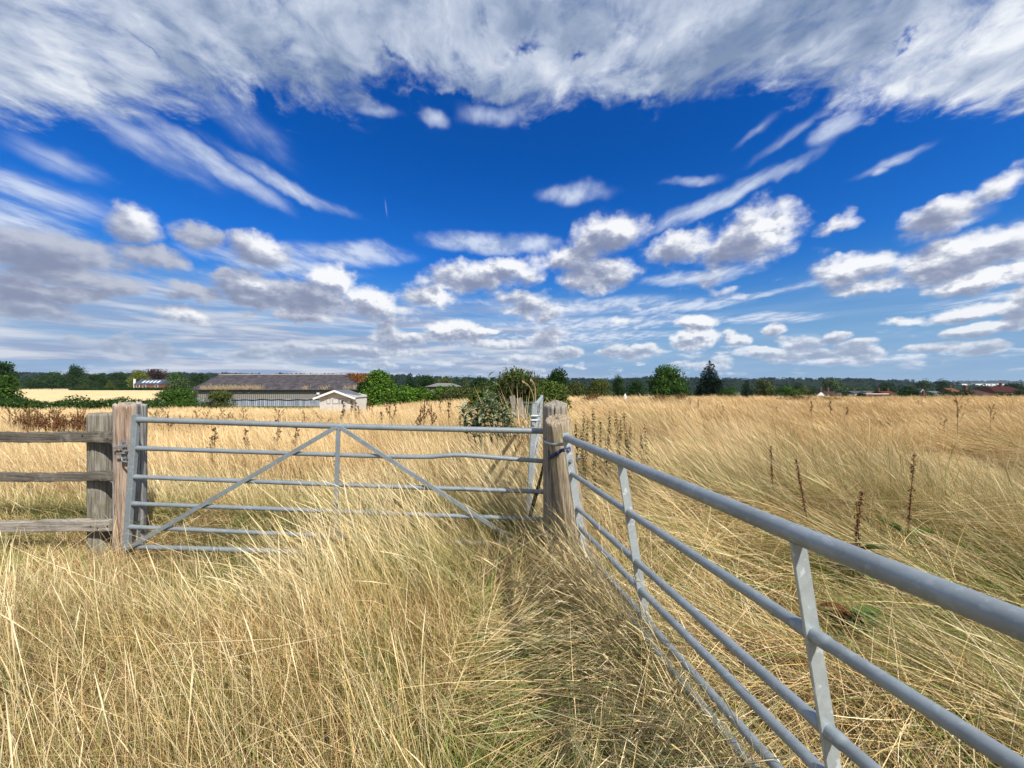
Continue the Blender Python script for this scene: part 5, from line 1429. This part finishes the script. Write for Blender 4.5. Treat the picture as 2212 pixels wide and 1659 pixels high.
def far_docks():
    """the brown docks standing in the meadow behind the closed gate"""
    def proto(sd_, cols, wide):
        rg = random.Random(sd_); m = MB(); h = 1.0
        m.tube([Vector((0, 0, 0)), Vector((.02, 0, h * .5)), Vector((.0, 0, h))], [.010, .008, .004], 5, (.12, .055, .03))
        for i in range(8):
            z = h * rg.uniform(.45, .92); a = rg.uniform(0, 6.28); L = rg.uniform(.05, .15) * wide
            e = Vector((math.cos(a) * L, math.sin(a) * L, z + L * 1.5)); s = Vector((0, 0, z))
            m.tube([s, e], [.004, .002], 4, (.12, .055, .03)); seeds(m, s.lerp(e, .45), e + Vector((0, 0, .01)), 22, .013, rg, cols, .016)
        seeds(m, Vector((0, 0, h * .62)), Vector((0, 0, h)), 60, .013, rg, cols, .014)
        return m
    rg = random.Random(12)
    kinds = [proto(1, DOCKC, 1.0), proto(2, ((.10, .055, .03), (.15, .09, .04)), .7), proto(3, ((.17, .13, .03), (.22, .17, .05), (.12, .08, .03)), 1.3)]
    meshes = [None, None, None]
    spots = []
    for _ in range(92): spots.append((rg.uniform(330, 720), rg.uniform(886, 925), rg.uniform(9.5, 19), 0 if rg.random() < .7 else 2, "branching brown dock standing in the meadow behind the closed gate", "brown docks behind the closed gate"))
    for _ in range(64): spots.append((rg.uniform(8, 185), rg.uniform(884, 918), rg.uniform(9.0, 13), 0 if rg.random() < .75 else 2, "brown dock in the dense patch behind the timber fence rails", "brown docks behind the timber fence"))
    for _ in range(34): spots.append((rg.uniform(740, 1060), rg.uniform(858, 900), rg.uniform(10, 20), 1, "thin rusty dock between the summer house and the buddleia", "rusty docks left of the buddleia"))
    for (x, y) in ((465, 922), (458, 940), (530, 925), (533, 950), (601, 905), (640, 915)): spots.append((x, y, 7.0, 1, "dark slim dock seen between the closed gate's bars", "dark docks seen through the closed gate"))
    for (x, y) in ((917, 862), (932, 872), (908, 885)): spots.append((x, y, 9.0, 0, "red-brown dock standing tallest left of the buddleia", "tall red docks left of the buddleia"))
    for _ in range(18): spots.append((rg.uniform(1420, 2200), rg.uniform(862, 885), rg.uniform(14, 30), 1 if rg.random() < .6 else 2, "small dry weed dotted over the right-hand meadow", "dry weeds in the right-hand meadow"))
    for (x, y) in ((2068, 866), (2140, 880), (2040, 908)): spots.append((x, y, 9.5, 2, "yellowing ragwort weed in the right-hand meadow", "yellowing weeds in the right-hand meadow"))
    for (x, yt, Y, kd, label, group) in spots:
        t = at(x, yt, Y); g = landz(t.x, Y); h = max(.55, min(1.6, t.z - g))
        nm = "ragwort" if kd == 2 else "dock_plant"
        if meshes[kd] is None:
            o = kinds[kd].build(nm, M_STEM, None, Vector((0, 0, 0))); meshes[kd] = o.data
        else:
            o = bpy.data.objects.new(nm, meshes[kd]); COL.objects.link(o)
        o.location = (t.x, Y, g); o.rotation_euler = (0, 0, rg.uniform(0, 6.28)); o.scale = (.6, .6, h) if Y < 10 and kd == 2 else (1.0, 1.0, h)
        tag(o, label, "weed" if kd == 2 else "dock plant", group)
far_docks()

def buddleia():
    rg = random.Random(3)
    b0 = at(1062, 900, 5.6); base = Vector((b0.x, 5.6, landz(b0.x, 5.6)))
    o = thing("buddleia", base, "buddleia with long pale grey-green leaves beside the open gate, one tall shoot", "shrub")
    for (x, y, dy, bend) in ((1056, 812, 0, .03), (1030, 868, .1, -.05), (1046, 852, -.15, -.04), (1072, 850, .1, .05), (1088, 868, -.1, .06), (1066, 872, -.2, .0), (1044, 880, -.25, -.08), (1084, 884, .0, .07), (1000, 872, .25, -.1), (1016, 882, .0, -.06), (1058, 845, .2, .0), (1098, 880, .2, .1)):
        t = at(x, y, 5.6 + dy)
        line = fine_line([base + Vector((rg.uniform(-.08, .08), dy * .4, 0)), base.lerp(t, .55) + Vector((bend, 0, 0)), t], 14)
        m = MB(); m.tube(line, [.010 - .006 * i / (len(line) - 1) for i in range(len(line))], 6, (.20, .17, .11)); m.build("stem", M_STEM, o)
        m = MB(); n = 44
        for i in range(n):
            f = .60 + .40 * i / (n - 1); k = min(len(line) - 1, int(f * (len(line) - 1))); p = line[k]
            a = rg.uniform(0, 6.28); L = .20 * rg.uniform(.6, 1.2) * (1 - .3 * f)
            col = rg.choice(((.24, .31, .20), (.15, .23, .12), (.09, .16, .06), (.32, .38, .27), (.07, .125, .045)))
            m.leaf(p, Vector((math.cos(a), math.sin(a), rg.uniform(.1, 1.9))), L, L * .32, rg.uniform(.5, 1.3), col, fold=.2, segs=3)
        m.build("foliage", M_LEAF, o)
buddleia()

def thicket():
    TC = ((.050, .090, .018), (.080, .13, .025), (.030, .058, .012), (.095, .12, .025))
    tree("dense dark green willow thicket behind the buddleia and open gate", 1112, 804, 130, 13.5, TC, 'dome', 15000, leaf=.075, name="thicket", cat="bush", bare=.0, lobes=40)
    tree("lower scrub joining the thicket to the domed hawthorn", 1176, 824, 120, 16.5, TC, 'dome', 9000, leaf=.085, name="thicket", cat="bush", bare=.0, lobes=30)
    tree("low scrub at the left foot of the thicket", 1052, 838, 110, 15.0, TC, 'dome', 8000, leaf=.08, name="thicket", cat="bush", bare=.0, lobes=30)
    rg = random.Random(31)
    o = thing("willow_shoots", at(1125, 850, 12.6), "upright leafy willow shoots rising above the thicket against the sky", "bush")
    for i in range(34):
        x = rg.gauss(1112, 30) if i < 20 else rg.uniform(1090, 1172); yt = rg.uniform(790, 812) if x < 1110 else rg.uniform(798, 822)
        t = at(x, yt, 12.6 + rg.uniform(-.5, .5)); b = at(x + rg.uniform(-6, 6), 850, t.y)
        m = MB(); line = fine_line([b, b.lerp(t, .6) + Vector((rg.uniform(-.05, .05), 0, 0)), t], 10)
        m.tube(line, [.012, ] * (len(line) - 1) + [.005], 5, (.09, .08, .04))
        for k in range(26):
            f = rg.uniform(.2, 1); p = line[int(f * (len(line) - 1))]; a = rg.uniform(0, 6.28); L = rg.uniform(.09, .17) * (1.2 - .6 * f)
            m.leaf(p, Vector((math.cos(a), math.sin(a), .9)), L, L * .30, .7, rg.choice(((.05, .09, .025), (.08, .12, .04), (.11, .16, .07), (.03, .055, .018))), segs=2)
        m.build("shoot", M_LEAF, o)
    # bare dead shrub before the hawthorn
    o = thing("dead_shrub", at(1189, 855, 40), "leafless pale dead shrub in front of the domed hawthorn", "shrub")
    c = at(1189, 855, 40); m = MB()
    rg = random.Random(9)
    def br(p, d, L, r, dep):
        q = p + d * L; m.tube([p, q], [r, r * .6], 5, (.20, .18, .14))
        if dep:
            for _ in range(3): br(p.lerp(q, rg.uniform(.5, 1)), (d + Vector((rg.gauss(0, .45), rg.gauss(0, .45), rg.gauss(0, .3)))).normalized(), L * .7, r * .6, dep - 1)
    br(Vector((c.x, 40, landz(c.x, 40) - .1)), Vector((.0, 0, 1)), .75, .04, 4)
    m.build("branches", M_STEM, o)
    # board and clump of reed behind the open gate
    Y = 7.2; m = MB()
    for dx in (0, 16): m.bar(at(1116 + dx, 903, Y), at(1106 + dx * .9, 855 + dx * .3, Y), .105, .025, (1, 0, 0))
    o = m.build("leaning_board", M_WOODGREY, None, at(1122, 903, Y)); tag(o, "two grey weathered boards leaning in the grass behind the open gate", "board")
    m = MB(); p = at(1146, 888, 8.2); m.box(p, (.34, .5, .34), None, (.05, .075, .06)); m.box(p + Vector((0, 0, .178)), (.38, .54, .018), None, (.06, .085, .07))
    o = m.build("trough", M_PAINT, None, p); tag(o, "dark green box half hidden in grass behind the leaning boards", "box")
    rg = random.Random(14); c = at(1124, 905, 6.9); c.z = landz(c.x, 6.9)
    m = MB()
    for i in range(300):
        a = rg.uniform(0, 6.28); b = c + Vector((rg.gauss(.04, .17), rg.gauss(0, .10), 0)); d = Vector((rg.gauss(-.20, .22), rg.gauss(0, .2), 1)).normalized()
        L = rg.uniform(.9, 1.65); m.leaf(b, d, L, .012, rg.uniform(.2, .9), rg.choice(((.60, .47, .26), (.52, .38, .20), (.68, .56, .34), (.35, .27, .15))), segs=5)
    o = m.build("reed_clump", M_GRASS, None, c); tag(o, "clump of pale dry reed-like grass before the leaning boards", "grass clump")
    # two tall arching grasses against the thicket
    for (x0, y0, x1, y1, x2, y2, l) in ((1175, 985, 1155, 880, 1128, 822, "taller arching dry grass stalk standing against the thicket"), (1168, 985, 1158, 880, 1146, 818, "straighter dry grass stalk standing against the thicket")):
        Y = 5.2; b = at(x0, y0, Y); t = at(x2, y2, Y); b.z = landz(b.x, Y)
        line = fine_line([b, at(x1, y1, Y), at((x1 + x2) / 2 + 4, (y1 + y2) / 2 - 12, Y), t], 24)
        m = MB(); m.tube(line, [.003] * (len(line) - 1) + [.001], 5, (.55, .42, .22))
        seeds(m, line[-7], line[-1], 60, .010, random.Random(2), ((.62, .48, .26), (.5, .37, .2)), .006)
        o = m.build("grass_stalk", M_STEM, None, b); tag(o, l, "grass stalk")
    # the small white peak on the crest
    Y = 45.0; p = at(1350, 852, Y); p.z = landz(p.x, Y); t = at(1350, 849.5, Y).z - p.z
    m = MB(); n = 10
    vs = [p + Vector((math.cos(k * .628) * .24 * (1 + .15 * (k % 2)), math.sin(k * .628) * .24, 0)) for k in range(n)] + [p + Vector((math.cos(k * .628) * .13, math.sin(k * .628) * .13, t * .72)) for k in range(n)] + [p + Vector((.03, 0, t))]
    m.add(vs, [(k, (k + 1) % n, n + (k + 1) % n, n + k) for k in range(n)] + [(n + k, n + (k + 1) % n, 2 * n) for k in range(n)], (.75, .76, .76))
    o = m.build("bulk_bag", M_PAINT, None, p); tag(o, "small white peaked bag in the grass on the crest", "bag")
thicket()

# ------------------------------------------------------------------ the air between here and the ridge
def haze():
    m = MB(); m.box((0, 3000, 5), (15600, 7800, 66))
    o = m.build("haze", bpy.data.materials.new("haze"), None, Vector((0, 3000, 5)))
    mat = o.data.materials[0]; mat.use_nodes = True; nt = mat.node_tree; nt.nodes.clear()
    v = nt.nodes.new('ShaderNodeVolumePrincipled')
    v.inputs['Color'].default_value = (.62, .78, 1.0, 1)
    v.inputs['Density'].default_value = 0.00006
    v.inputs['Anisotropy'].default_value = 0.2
    out = nt.nodes.new('ShaderNodeOutputMaterial'); nt.links.new(v.outputs[0], out.inputs['Volume'])
    tag(o, "thin blue summer haze over the valley", "haze", None, "stuff")
haze()
